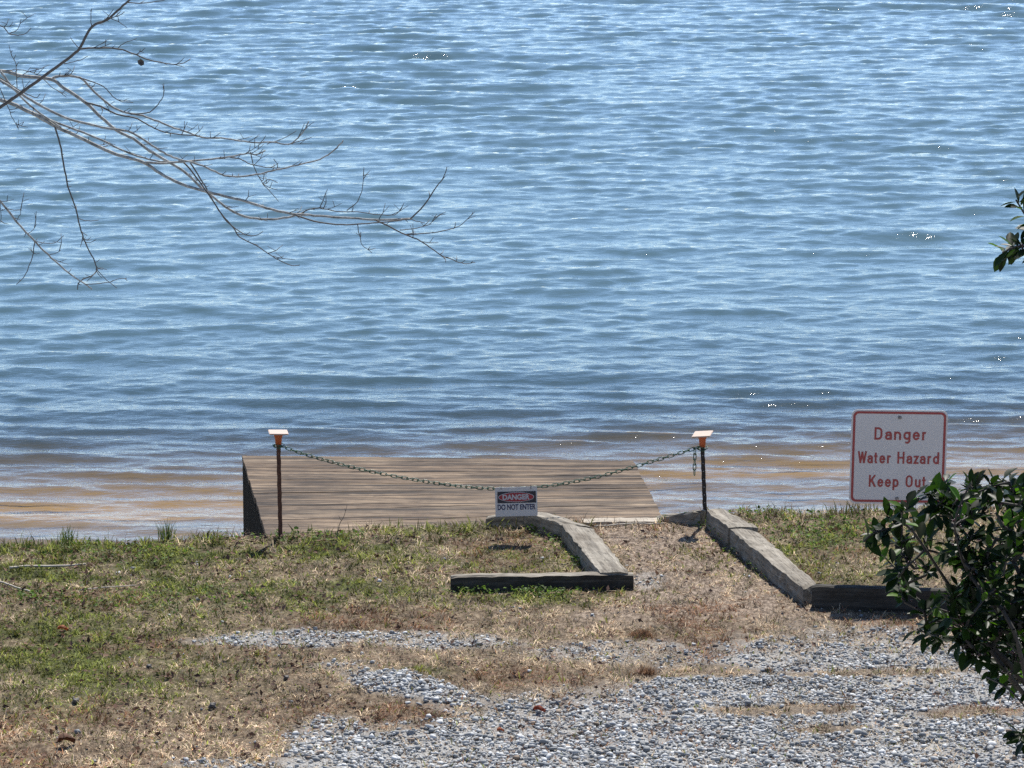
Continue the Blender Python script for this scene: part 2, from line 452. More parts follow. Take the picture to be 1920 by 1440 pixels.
# broad little weed leaves hugging the timbers, and dead leaf litter
def flat_leaves(name, label, cat, P, size, cols, mat, tilt, aspect=0.55):
    n = len(P)
    az = rng.uniform(0, 2 * np.pi, n); el = rng.normal(0, tilt, n); ro = rng.normal(0, tilt, n)
    d = np.stack([np.cos(az) * np.cos(el), np.sin(az) * np.cos(el), np.sin(el)], -1)
    s0 = np.stack([-np.sin(az), np.cos(az), 0 * az], -1)
    nrm = np.cross(d, s0)
    sd = s0 * np.cos(ro)[:, None] + nrm * np.sin(ro)[:, None]
    nr = np.cross(d, sd)
    S = size[:, None]
    L = [P, P + d * S * .35 + sd * S * aspect * .5 + nr * S * .14, P + d * S, P + d * S * .4 - sd * S * aspect * .5 + nr * S * .1, P + d * S * .45]
    V = np.stack(L, 1).reshape(-1, 3); i = np.arange(n) * 5
    T = np.concatenate([np.stack([i, i + 1, i + 4], -1), np.stack([i + 1, i + 2, i + 4], -1), np.stack([i + 2, i + 3, i + 4], -1), np.stack([i + 3, i, i + 4], -1)])
    C = np.concatenate([cols, np.ones((n, 1))], 1).repeat(5, 0)
    return tag(np_mesh(name, V, [T], mat, cols=C), label, cat, kind='stuff')
M_LITTER = mat_tint('leaf_litter', 0.15, 0.8, 0.2)
N = 26000
x = rng.uniform(-4.2, 4.2, N); y = rng.uniform(19.6, 27, N)
px, py = to_px(x, y, 0 * x)
w = (0.22 + 0.8 * smooth(0.48, 0.66, fbm(x, y, 3.2, 81, 3))) * np.where(px < 760, 1.0, 0.6) * (1 - 0.85 * gravel_mask(x, y)) * (1 - 0.2 * path_mask(x, y))
k = (rng.random(N) < w * 0.8) & (y < shore_y(x)); x, y = x[k], y[k]; n = len(x); u = rng.random((n, 1))
P = np.stack([x, y, land_z(x, y) + rng.uniform(0.004, 0.03, n)], -1)
flat_leaves('leaf_litter', 'brown dead leaf fragments scattered through the grass', 'leaf litter', P, rng.uniform(0.015, 0.05, n),
            np.array([0.13, 0.075, 0.05]) * (0.35 + 1.2 * u) + np.array([0.03, 0.02, 0.02]) * rng.random((n, 1)), M_LITTER, 0.5)

spots = [(945, 978, 26, 6, 90), (1012, 992, 26, 10, 130), (1035, 1022, 18, 14, 60), (1080, 1058, 22, 8, 50), (1338, 985, 16, 14, 80), (1375, 1020, 22, 16, 110), (1430, 1065, 20, 14, 80), (1270, 972, 26, 5, 60), (1420, 965, 60, 8, 160), (880, 1112, 40, 5, 90), (1010, 1116, 70, 6, 190), (60, 1125, 60, 8, 120), (210, 1040, 160, 20, 300), (560, 1010, 120, 8, 200), (1560, 1000, 130, 30, 500), (300, 1130, 260, 30, 400)]
Ps, uu = [], []
for cx_, cy_, rx_, ry_, k_ in spots:
    for _ in range(k_):
        p = on_z(rng.normal(cx_, rx_ * .6), rng.normal(cy_, ry_ * .6), 0)
        if p.y < shore_y(p.x): Ps.append((p.x, p.y, float(land_z(p.x, p.y)) + rng.uniform(.006, .05)))
Ps = np.array(Ps); u = rng.random((len(Ps), 1))
flat_leaves('clover', 'small broad bright green weeds along the timbers and in the lawn', 'weeds', Ps, rng.uniform(0.014, 0.032, len(Ps)), np.array([0.10, 0.17, 0.025]) * (0.5 + u), M_GRASS, 0.5, 0.8)

# ------------------------------------------------------------------ gravel stones
def icosa():
    p = (1 + 5 ** .5) / 2
    v = np.array([(-1, p, 0), (1, p, 0), (-1, -p, 0), (1, -p, 0), (0, -1, p), (0, 1, p), (0, -1, -p), (0, 1, -p), (p, 0, -1), (p, 0, 1), (-p, 0, -1), (-p, 0, 1)], float)
    f = np.array([(0, 11, 5), (0, 5, 1), (0, 1, 7), (0, 7, 10), (0, 10, 11), (1, 5, 9), (5, 11, 4), (11, 10, 2), (10, 7, 6), (7, 1, 8), (3, 9, 4), (3, 4, 2), (3, 2, 6), (3, 6, 8), (3, 8, 9), (4, 9, 5), (2, 4, 11), (6, 2, 10), (8, 6, 7), (9, 8, 1)])
    return v / np.linalg.norm(v[0]), f
IV, IF = icosa()
N = 225000
x = np.where(rng.random(N) < 0.92, rng.uniform(-2.6, 3.9, N), rng.uniform(-4.5, 6.5, N)); y = rng.uniform(19.4, 25.4, N)
gm = gravel_mask(x, y)
k = rng.random(N) < smooth(0.2, 1.0, gm + 1.1 * (fbm(x, y, 11.0, 91, 4) - 0.5)) * (0.32 + 0.9 * smooth(0.32, 0.6, fbm(x, y, 4.0, 92, 3))) + 0.0015
x, y, gm = x[k], y[k], gm[k]; n = len(x)
px, py = to_px(x, y, 0 * x)
sz = np.exp(np.clip(rng.normal(np.log(0.0061), 0.45, n), np.log(0.003), np.log(0.0175))) * (1 + 0.25 * smooth(1250, 1400, py)) * np.where((px < 900) & (px > 640) & (py < 1325) & (py > 1255), 1.2, 1.0)
sc3 = sz[:, None] * np.stack([rng.uniform(.8, 1.5, n), rng.uniform(.7, 1.2, n), rng.uniform(.4, .85, n)], -1)
V = IV[None] * (1 + rng.uniform(-.36, .36, (n, 12, 1)))
V = V * sc3[:, None, :]
a = rng.uniform(0, 2 * np.pi, n); b = rng.normal(0, .5, n)
ca, sa_, cb, sb = np.cos(a), np.sin(a), np.cos(b), np.sin(b)
y1 = V[..., 1] * cb[:, None] - V[..., 2] * sb[:, None]; z1 = V[..., 1] * sb[:, None] + V[..., 2] * cb[:, None]
x1 = V[..., 0] * ca[:, None] - y1 * sa_[:, None]; y2 = V[..., 0] * sa_[:, None] + y1 * ca[:, None]
zc = land_z(x, y) + sz * rng.uniform(-.3, .85, n)
V = np.stack([x1 + x[:, None], y2 + y[:, None], z1 + zc[:, None]], -1).reshape(-1, 3)
Fs = (IF[None] + (np.arange(n) * 12)[:, None, None]).reshape(-1, 3)
u = rng.random((n, 1)) ** 1.7 * (0.7 + 0.5 * fbm(x, y, 2.0, 95, 3)[:, None])
cs = np.array([0.185, 0.193, 0.196]) + np.array([0.44, 0.44, 0.425]) * u
cs = np.where(rng.random((n, 1)) < 0.06, np.array([0.30, 0.23, 0.17]) * (0.5 + u), cs)
tag(np_mesh('gravel', V, [Fs], mat_tint('crushed_stone', 0, 0.75, 0.35), cols=np.concatenate([cs, np.ones((n, 1))], 1).repeat(12, 0)),
    'grey crushed stone gravel spread over the near lawn', 'gravel', kind='stuff')

# ------------------------------------------------------------------ timbers
M_TIMBER = mat_wood('weathered_timber', (0.10, 0.088, 0.07), (0.245, 0.22, 0.178), (0.385, 0.352, 0.29), (2.0, 24, 24), bump=0.6, cracks=0.7)
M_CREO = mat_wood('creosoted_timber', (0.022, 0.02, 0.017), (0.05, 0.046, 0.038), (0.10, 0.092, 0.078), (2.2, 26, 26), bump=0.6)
def timber(name, corners, ztop, zbot, label, group, mats, rough=0.0065, taper=None):
    """corners: four photo pixels of the top face (near left, near right, far right, far left), each at height ztop[i]"""
    P = [on_z(px, py, zt) for (px, py), zt in zip(corners, ztop)]
    a = (P[0] + P[1]) / 2; b = (P[2] + P[3]) / 2
    la = (b - a).length; lb = ((P[1] + P[2]) / 2 - (P[0] + P[3]) / 2).length
    if lb > la:                                    # the long way runs left to right
        A = [P[0], P[3], P[2], P[1]]               # start pair, end pair
        s0, s1, e1, e0 = P[0], P[3], P[2], P[1]
    else:
        s0, s1, e1, e0 = P[1], P[0], P[3], P[2]
    c = (s0 + s1 + e0 + e1) / 4
    d = ((e0 + e1) / 2 - (s0 + s1) / 2); ang = math.atan2(d.y, d.x)
    base = Vector((c.x, c.y, 0.0))
    Minv = Matrix.Rotation(-ang, 4, 'Z') @ Matrix.Translation(-base)
    L = d.length
    ns = max(4, int(L / 0.05)); nw = 4; nh = 4
    bm = bmesh.new()
    rr = random.Random(hash(label) & 0xffff if False else len(label) * 13 + int(abs(c.x) * 100))
    rings = []
    ph = [rr.uniform(0, 6) for _ in range(8)]
    for i in range(ns + 1):
        f = i / ns
        q0 = s0.lerp(e0, f); q1 = s1.lerp(e1, f)
        ring = []
        def put(p, dz):
            wv = 0.35 * math.sin(f * L * 9 + ph[0] + p.z * 11) + 0.4 * math.sin(f * L * 23 + ph[1] + p.x * 3)
            v = p + Vector((rr.uniform(-1, 1), rr.uniform(-1, 1), rr.uniform(-.7, .7) + wv)) * rough
            if i in (0, ns): v += Vector((rr.uniform(-1, 1), rr.uniform(-1, 1), rr.uniform(-1, .3))) * rough
            ring.append(bm.verts.new(Minv @ v))
        for j in range(nw + 1):
            g = j / nw; p = q0.lerp(q1, g)
            p.z -= 0.007 * (abs(g - .5) * 2) ** 6 + (0.004 if i in (0, ns) else 0)
            put(p, 0)
        for j in range(1, nh + 1):
            p = q1.copy(); p.z += (zbot - p.z) * j / nh; put(p, 0)
        for j in range(1, nw):
            p = q1.lerp(q0, j / nw); p.z = zbot; put(p, 0)
        for j in range(nh, 0, -1):
            p = q0.copy(); p.z += (zbot - p.z) * j / nh; put(p, 0)
        rings.append(ring)
    k = len(rings[0])
    for i in range(ns):
        for j in range(k):
            bm.faces.new((rings[i][j], rings[i][(j + 1) % k], rings[i + 1][(j + 1) % k], rings[i + 1][j]))
    bm.faces.new(rings[0][::-1]); bm.faces.new(rings[-1])
    bmesh.ops.recalc_face_normals(bm, faces=bm.faces)
    o = from_bm(name, bm, mats[0])
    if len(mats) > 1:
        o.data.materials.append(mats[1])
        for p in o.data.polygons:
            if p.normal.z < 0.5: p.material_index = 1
    o.location = base; o.rotation_euler = (0, 0, ang)
    return tag(o, label, 'timber', group)
GT = 'weathered timbers edging the path'
ZT = 0.13
timber('landscape_timber', [(1123, 1070), (1179, 1070), (1111, 989), (1054, 982)], [.12, .12, .135, .135], -.12,
       'broad grey timber edging the left of the path, touching the long low black fronted timber', GT, [M_TIMBER])
timber('landscape_timber', [(1053, 980.5), (1110, 986.5), (1020, 957), (982, 961)], [.125, .125, .11, .11], -.2,
       'short broad grey timber at the water end of the left path edge', GT, [M_TIMBER])
timber('landscape_timber', [(912, 968), (980, 962), (986, 957), (914, 964)], [.085, .105, .105, .085], -.2,
       'small grey cross timber reaching left from the path corner under the hanging danger sign', GT, [M_TIMBER])
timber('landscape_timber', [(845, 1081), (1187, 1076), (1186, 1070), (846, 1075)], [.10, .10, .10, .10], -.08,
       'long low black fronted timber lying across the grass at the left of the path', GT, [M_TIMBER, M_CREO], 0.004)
timber('landscape_timber', [(1507, 1104), (1531, 1091), (1419, 994), (1366, 988)], [.115, .115, .13, .13], -.12,
       'longest grey timber, sloping down the right of the path to the dark cross timber', GT, [M_TIMBER])
timber('landscape_timber', [(1365, 986), (1420, 986), (1355, 952.5), (1324, 955.5)], [.145, .145, .13, .13], -.2,
       'short broad grey timber at the foot of the right chain post', GT, [M_TIMBER])
timber('landscape_timber', [(1230, 969), (1312, 958), (1322, 955), (1232, 964)], [.03, .11, .11, .03], -.2,
       'half buried cross timber left of the right chain post, sloping into the path', GT, [M_TIMBER])
timber('landscape_timber', [(1522, 1098), (1930, 1112), (1930, 1107), (1524, 1093)], [.15, .14, .14, .15], -.1,
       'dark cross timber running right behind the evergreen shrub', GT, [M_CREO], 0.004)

# ------------------------------------------------------------------ dock
M_DECK = mat_wood('dock_boards', (0.03, 0.022, 0.016), (0.122, 0.085, 0.056), (0.275, 0.203, 0.134), (1.3, 21, 21), bump=0.25, dist=0.0, planks=True, cracks=0.75)
M_SIDE_SHADE = mat_plain('dock_side_dark', (0.014, 0.013, 0.011), 0.95, 0.5, 12, 0.4, 0, 0.05)  # near-black base colour carries the shade on the dock's walls
DZ = -0.03
dFL, dFR, dNR, dNL = on_z(453, 853, DZ), on_z(1187, 863, DZ), on_z(1252, 988, DZ), on_z(508, 1030, DZ)
dc = (dFL + dFR + dNR + dNL) / 4; dc.z = WATER_Z - 0.25
dock = empty('dock', dc, 'weathered brown board dock standing out over the shallows', 'dock')
bm = bmesh.new()
npl = 21
rr = random.Random(5)
for i in range(npl):
    f0, f1 = i / npl, (i + 1) / npl
    l0, l1, r0, r1 = dNL.lerp(dFL, f0), dNL.lerp(dFL, f1), dNR.lerp(dFR, f0), dNR.lerp(dFR, f1)
    gap = rr.uniform(0.002, 0.006)
    d = (l1 - l0).normalized() * gap
    l1 = l1 - d; r1 = r1 - d
    dz = rr.uniform(-.001, .001); tl = rr.uniform(-.001, .001)
    jl, jr = rr.uniform(-.004, .004), rr.uniform(-.004, .004)
    nseg = 40
    prev = None
    for k in range(nseg + 1):
        g = k / nseg
        a0, a1 = l0.lerp(r0, g), l1.lerp(r1, g)
        for q in (a0, a1):
            q.z += dz + 0.0012 * math.sin(g * 7 + i * 2.1) + rr.uniform(-.0005, .0005)
            if k == 0: q.x += jl
            if k == nseg: q.x += jr
            q.y += rr.uniform(-.003, .003)
        a1.z += tl
        mid = (a0 + a1) / 2; mid.z += rr.uniform(-.002, .001)
        vs = [bm.verts.new(q - dc) for q in (a0, mid, a1, a1 - Vector((0, 0, .04)), a0 - Vector((0, 0, .04)))]
        if prev:
            for q in range(5): bm.faces.new((prev[q], prev[(q + 1) % 5], vs[(q + 1) % 5], vs[q]))
        else: bm.faces.new(vs)
        prev = vs
    bm.faces.new(prev[::-1])
bmesh.ops.recalc_face_normals(bm, faces=bm.faces)
deck = from_bm('deck', bm, M_DECK, dock)
shade = deck.data.color_attributes.new('tint', 'FLOAT_COLOR', 'POINT')
nv = len(deck.data.vertices) // npl
vals = []
for i in range(npl):
    k = rr.uniform(.74, 1.2); w = rr.uniform(.95, 1.06)
    vals += [(k * w, k, k / w, 1)] * nv
shade.data.foreach_set('color', np.array(vals, np.float32).ravel())
def slab(bm, pts_top, zb, thick_dir, th):
    """ragged upright board wall from a line of top points down to zb"""
    rows = []
    for p in pts_top:
        q = Vector((p.x, p.y, zb))
        rows.append([bm.verts.new(v - dc) for v in (p, p + thick_dir * th, q + thick_dir * th, q)])
    for a, b in zip(rows, rows[1:]):
        for j in range(4): bm.faces.new((a[j], a[(j + 1) % 4], b[(j + 1) % 4], b[j]))
    bm.faces.new(rows[0][::-1]); bm.faces.new(rows[-1])
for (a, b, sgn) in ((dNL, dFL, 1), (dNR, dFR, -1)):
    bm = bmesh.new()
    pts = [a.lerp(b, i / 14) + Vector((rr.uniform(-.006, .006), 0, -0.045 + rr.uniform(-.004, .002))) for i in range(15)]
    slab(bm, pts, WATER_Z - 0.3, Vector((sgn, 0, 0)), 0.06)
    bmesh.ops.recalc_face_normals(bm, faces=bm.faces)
    from_bm('side_wall', bm, M_SIDE_SHADE, dock)
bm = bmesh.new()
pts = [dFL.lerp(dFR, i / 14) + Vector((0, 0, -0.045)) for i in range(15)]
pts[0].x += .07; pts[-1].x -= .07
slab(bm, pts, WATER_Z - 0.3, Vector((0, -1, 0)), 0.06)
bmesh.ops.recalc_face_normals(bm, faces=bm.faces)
from_bm('end_wall', bm, M_SIDE_SHADE, dock)
# pale sill board where the path meets the dock
bm = bmesh.new()
a, b = on_z(1092, 979.5, .02), on_z(1236, 977, .02)
for i in range(2): pass
vs0 = []
for k in range(13):
    p = a.lerp(b, k / 12); dzr = rr.uniform(-.004, .004)
    vs0.append([bm.verts.new(p + Vector((0, yy, zz + dzr))) for yy, zz in ((0, 0), (.09, .006), (.09, -.1), (0, -.1))])
for p, q in zip(vs0, vs0[1:]):
    for j in range(4): bm.faces.new((p[j], p[(j + 1) % 4], q[(j + 1) % 4], q[j]))
bm.faces.new(vs0[0][::-1]); bm.faces.new(vs0[-1])
bmesh.ops.recalc_face_normals(bm, faces=bm.faces)
tag(from_bm('sill_board', bm, mat_wood('pale_board', (0.25, 0.22, 0.17), (0.42, 0.37, 0.3), (0.5, 0.46, 0.38))), 'pale sill board between the end of the path and the dock', 'board')

# ------------------------------------------------------------------ tubes
def tube_rings(bm, pts, radii, seg=6, cap=True):
    pts = [Vector(p) for p in pts]
    prev = None; n = len(pts)
    ref = Vector((0.13, 0.7, 0.7))
    rings = []
    for i in range(n):
        d = (pts[min(i + 1, n - 1)] - pts[max(i - 1, 0)]).normalized()
        u = d.cross(ref)
        if u.length < 1e-3: u = d.cross(Vector((1, 0, 0)))
        u.normalize(); v = d.cross(u)
        ring = [bm.verts.new(pts[i] + (u * math.cos(2 * math.pi * k / seg) + v * math.sin(2 * math.pi * k / seg)) * radii[i]) for k in range(seg)]
        if rings:
            for k in range(seg): bm.faces.new((rings[-1][k], rings[-1][(k + 1) % seg], ring[(k + 1) % seg], ring[k]))
        rings.append(ring)
    if cap:
        bm.faces.new(rings[0][::-1]); bm.faces.new(rings[-1])
def catmull(pts, per=4):
    out = []
    P = [pts[0]] + list(pts) + [pts[-1]]
    for i in range(1, len(P) - 2):
        p0, p1, p2, p3 = (Vector(P[j]) for j in (i - 1, i, i + 1, i + 2))
        for k in range(per):
            t = k / per
            out.append(0.5 * ((2 * p1) + (p2 - p0) * t + (2 * p0 - 5 * p1 + 4 * p2 - p3) * t * t + (3 * p1 - p0 - 3 * p2 + p3) * t ** 3))
    out.append(Vector(P[-2]))
    return out

# ------------------------------------------------------------------ chain posts
M_RUST = mat_plain('rusty_steel', (0.12, 0.055, 0.036), 0.75, 0.5, 60, 0.5, 0.3)
M_DARKPOST = mat_plain('dark_steel', (0.03, 0.026, 0.024), 0.65, 0.4, 60, 0.4, 0.3)
M_ORANGE = mat_plain('orange_plastic', (0.58, 0.14, 0.055), 0.45, 0.12, 18, 0.05)
M_CAPTOP = mat_plain('faded_orange_plastic', (0.45, 0.34, 0.265), 0.5, 0.06, 14, 0.05)
M_STUD = mat_plain('worn_stud', (0.3, 0.3, 0.3), 0.5, 0.3, 90, 0.1, 0.5)
def chain_post(base, top, mat, label, plate_tilt, plate_rot, studs):
    t = empty('fence_post', base, label, 'post', 'chain posts')
    d = top - base; L = d.length
    bm = bmesh.new()
    # T section: flange facing the camera, web behind
    w, th, web = 0.028, 0.007, 0.026
    sec = [(-w / 2, 0), (w / 2, 0), (w / 2, th), (th / 2, th), (th / 2, web), (-th / 2, web), (-th / 2, th), (-w / 2, th)]
    nz = 24; rings = []
    for i in range(nz + 1):
        f = i / nz; o = d * f
        if i == 0: o = o - d.normalized() * 0.25
        wv = 0.0012 * math.sin(i * 1.7)
        rings.append([bm.verts.new(o + Vector((x * (1 + .05 * math.sin(i * 2.3)) + wv, y, 0))) for x, y in sec])
    for p, q in zip(rings, rings[1:]):
        for j in range(8): bm.faces.new((p[j], p[(j + 1) % 8], q[(j + 1) % 8], q[j]))
    bm.faces.new(rings[0][::-1]); bm.faces.new(rings[-1])
    bmesh.ops.recalc_face_normals(bm, faces=bm.faces)
    from_bm('shaft', bm, mat, t)
    if studs:
        for i in range(9):
            bm = bmesh.new()
            q = d * (0.08 + 0.1 * i)
            bmesh.ops.create_cube(bm, size=1, matrix=Matrix.Translation(q + Vector((0, -0.004, 0))) @ Matrix.Diagonal((0.007, 0.009, 0.006, 1)))
            from_bm('stud', bm, M_STUD, t)
    # safety cap: tapered sleeve, square plate
    cap_h = 0.085
    bm = bmesh.new()
    prof = [(0.0205, -0.008), (0.024, 0.046), (0.029, 0.053), (0.0305, 0.074), (0.030, 0.0775)]
    rings = []
    for r, z in prof:
        rings.append([bm.verts.new(d + Vector((r * math.cos(k * math.pi / 9), 0.006 + r * math.sin(k * math.pi / 9), z))) for k in range(18)])
    for p, q in zip(rings, rings[1:]):
        for j in range(18): bm.faces.new((p[j], p[(j + 1) % 18], q[(j + 1) % 18], q[j]))
    bm.faces.new(rings[0][::-1]); bm.faces.new(rings[-1])
    cap = from_bm('safety_cap', bm, M_ORANGE, t, True)
    bm = bmesh.new()
    bmesh.ops.create_cube(bm, size=1, matrix=Matrix.Diagonal((0.13, 0.13, 0.009, 1)))
    bmesh.ops.bevel(bm, geom=bm.edges[:], offset=0.003, segments=2, affect='EDGES')
    pl = from_bm('cap_plate', bm, M_CAPTOP, cap)
    pl.location = d + Vector((0, 0.006, 0.081)); pl.rotation_euler = (plate_tilt[0], plate_tilt[1], plate_rot)
    return t
PY = 25.95
lp_base = on_y(526, 1012, PY - 0.02); lp_base.z = -0.02
lp_top = on_y(522, 833, PY)
lpb = on_y(526, 1005, PY); lpb.z = lp_base.z
chain_post(lpb, lp_top, M_RUST, 'rusty brown steel post with orange square cap at the left corner of the dock', (0.02, 0.035), R(8), False)
PYR = 26.36
rp_top = on_y(1317, 836, PYR); rp_base = on_y(1323, 962, PYR); rp_base.z = 0.0
chain_post(rp_base, rp_top, M_DARKPOST, 'dark steel post with tilted orange square cap at the right end of the chain', (0.10, -0.10), R(-14), True)

# ------------------------------------------------------------------ chain
M_CHAIN = mat_plain('green_chain', (0.03, 0.095, 0.05), 0.4, 0.4, 120, 0.2, 0.0, 0.6)
chain_root = empty('chain', (lp_top + rp_top) / 2, 'green link chain drooping between the two orange capped posts', 'chain')
def link_mesh_data():
    bm = bmesh.new()
    Lh, Wh, r = 0.0135, 0.0105, 0.0031
    pts = []
    for k in range(9): a = -math.pi / 2 + math.pi * k / 8; pts.append(Vector((Lh + Wh * math.cos(a), Wh * math.sin(a), 0)))
    for k in range(9): a = math.pi / 2 + math.pi * k / 8; pts.append(Vector((-Lh + Wh * math.cos(a), Wh * math.sin(a), 0)))
    n = len(pts); rings = []
    for i in range(n):
        d = (pts[(i + 1) % n] - pts[i - 1]).normalized(); u = Vector((0, 0, 1)); v = d.cross(u)
        rings.append([bm.verts.new(pts[i] + (u * math.cos(k * math.pi / 3) + v * math.sin(k * math.pi / 3)) * r) for k in range(6)])
    for i in range(n):
        p, q = rings[i], rings[(i + 1) % n]
        for k in range(6): bm.faces.new((p[k], p[(k + 1) % 6], q[(k + 1) % 6], q[k]))
    bmesh.ops.recalc_face_normals(bm, faces=bm.faces)
    me = bpy.data.meshes.new('link'); bm.to_mesh(me); bm.free()
    for p in me.polygons: p.use_smooth = True
    me.materials.append(M_CHAIN)
    return me
LINK = link_mesh_data()
nlink = [0]
def run_chain(pts, pitch=0.0375):
    P = catmull(pts, 12)
    acc = [0.0]
    for a, b in zip(P, P[1:]): acc.append(acc[-1] + (b - a).length)
    n = max(1, round(acc[-1] / pitch)); j = 0
    for i in range(n):
        sd = acc[-1] * (i + .5) / n
        while j < len(P) - 2 and acc[j + 1] < sd: j += 1
        f = (sd - acc[j]) / max(1e-6, acc[j + 1] - acc[j])
        q = P[j].lerp(P[j + 1], f); d = (P[j + 1] - P[j]).normalized()
        o = bpy.data.objects.new('link', LINK); COL.objects.link(o); o.parent = chain_root
        roll = (R(60) if i % 2 else R(-30)) + random.uniform(-.25, .25)
        rot = d.to_track_quat('X', 'Z').to_matrix().to_4x4() @ Matrix.Rotation(roll, 4, 'X')
        o.matrix_basis = Matrix.Translation(q - chain_root.location) @ rot
        nlink[0] += 1
def cy(px, py):
    f = (px - 522) / (1317 - 522); return on_y(px, py, PY * (1 - f) + PYR * f - 0.02)
run_chain([cy(527, 836), cy(560, 848), cy(600, 860), (cy(660, 876)), cy(720, 889), cy(780, 900), cy(840, 909), cy(900, 915), cy(960, 916.5), cy(1010, 913), cy(1060, 906), cy(1120, 894), cy(1180, 878), cy(1230, 863), cy(1270, 851), cy(1311, 838)])
# turns round the posts, and the loose end hanging at the right
def loop(c):
    return [c + Vector((0.03 * math.cos(a), 0.008 + 0.034 * math.sin(a), 0.004 * math.sin(2 * a))) for a in [k * math.pi / 3 for k in range(7)]]
run_chain(loop(lp_top + Vector((0, 0, -0.012)))); run_chain(loop(rp_top + Vector((0, 0, -0.02))))
run_chain([on_y(1303, 842, PYR - .03), on_y(1302.5, 865, PYR - .03), on_y(1302, 890, PYR - .03)])

# ------------------------------------------------------------------ signs
def text_geo(body, bold=0.0, space=1.0):
    cu = bpy.data.curves.new('t', 'FONT'); cu.body = body; cu.offset = bold; cu.resolution_u = 6; cu.space_character = space
    ob = bpy.data.objects.new('t', cu); COL.objects.link(ob)
    dg = bpy.context.evaluated_depsgraph_get(); dg.update()
    me = bpy.data.meshes.new_from_object(ob.evaluated_get(dg))
    V = np.array([v.co[:] for v in me.vertices]); Fc = [tuple(p.vertices) for p in me.polygons]
    bpy.data.objects.remove(ob); bpy.data.curves.remove(cu); bpy.data.meshes.remove(me)
    return V, Fc
def lettering(name, lines, mat, parent, depth_y, label=None):
    """lines: (text, x0, x1, z0, z1 of the capitals' box, bold); the local x/z plane is the sign face, y towards the lake"""
    vs, fs = [], []
    for body, x0, x1, z0, z1, bold in lines:
        V, Fc = text_geo(body, bold)
        Vc, _ = text_geo(body[0], bold)
        cz0, cz1 = Vc[:, 1].min(), Vc[:, 1].max()
        X = x0 + (V[:, 0] - V[:, 0].min()) / np.ptp(V[:, 0]) * (x1 - x0)
        Z = z0 + (V[:, 1] - cz0) / (cz1 - cz0) * (z1 - z0)
        o = len(vs)
        vs += [(a, depth_y, b) for a, b in zip(X, Z)]
        fs += [tuple(i + o for i in f) for f in Fc]
    me = bpy.data.meshes.new(name); me.from_pydata(vs, [], fs)
    ob = link_mesh(name, me, mat, parent)
    return ob
def rrect(w, h, r, n=8):
    out = []
    for cx, cz, a0 in ((w / 2 - r, h / 2 - r, 0), (-w / 2 + r, h / 2 - r, 90), (-w / 2 + r, -h / 2 + r, 180), (w / 2 - r, -h / 2 + r, 270)):
        for k in range(n + 1):
            a = R(a0 + 90 * k / n); out.append((cx + r * math.cos(a), cz + r * math.sin(a)))
    return out
def plate(name, outline, y0, y1, mat, parent):
    bm = bmesh.new()
    f = [bm.verts.new((x, y0, z)) for x, z in outline]; b = [bm.verts.new((x, y1, z)) for x, z in outline]
    bm.faces.new(f); bm.faces.new(b[::-1]); n = len(f)
    for i in range(n): bm.faces.new((f[i], b[i], b[(i + 1) % n], f[(i + 1) % n]))
    bmesh.ops.recalc_face_normals(bm, faces=bm.faces)
    return from_bm(name, bm, mat, parent)
def ring_plate(name, o1, o2, y, mat, parent):
    bm = bmesh.new()
    a = [bm.verts.new((x, y, z)) for x, z in o1]; b = [bm.verts.new((x, y, z)) for x, z in o2]; n = len(a)
    for i in range(n): bm.faces.new((a[i], a[(i + 1) % n], b[(i + 1) % n], b[i]))
    return from_bm(name, bm, mat, parent)
M_WHITE = mat_plain('white_sign_paint', (0.60, 0.575, 0.545), 0.4, 0.03, 5, 0.02)
M_RED = mat_plain('red_sign_paint', (0.33, 0.05, 0.045), 0.5, 0.1, 20, 0.02)
M_BOLT = mat_plain('galvanised_bolt', (0.22, 0.22, 0.23), 0.4, 0.2, 50, 0.1, 0.8)
M_BLACK = mat_plain('black_sign_paint', (0.02, 0.022, 0.035), 0.45, 0.2, 20, 0.02)
M_NAVY = mat_plain('dark_blue_sign_ink', (0.03, 0.035, 0.09), 0.5, 0.15, 20, 0.02)
M_PURE = mat_plain('white_ink', (0.5, 0.5, 0.5), 0.5, 0.03, 20, 0.02)
SY = 24.62
sc_ = on_y(1684.5, 857, SY)
sb = on_y(1684, 1103, SY); sb.z = -0.01
sign = empty('warning_sign', sb, 'white square sign with red border reading Danger Water Hazard Keep Out', 'sign')
holder = sc_ - sb
u = 1 / (FPX / (SY / CP * 1.0 + 0.55))            # metres per photo pixel at the sign
U = 0.617 / 180.0
V_ = U * 1.0
W_, H_ = 0.617, 0.617
panel = plate('panel', rrect(W_, H_, 0.042), 0, 0.004, M_WHITE, sign)
panel.location = holder; panel.rotation_euler = (0, R(0.8), 0)
k1 = rrect(W_ - 0.022, H_ - 0.022, 0.034); k2 = rrect(W_ - 0.052, H_ - 0.052, 0.022)
ring_plate('border', k1, k2, -0.0015, M_RED, panel)
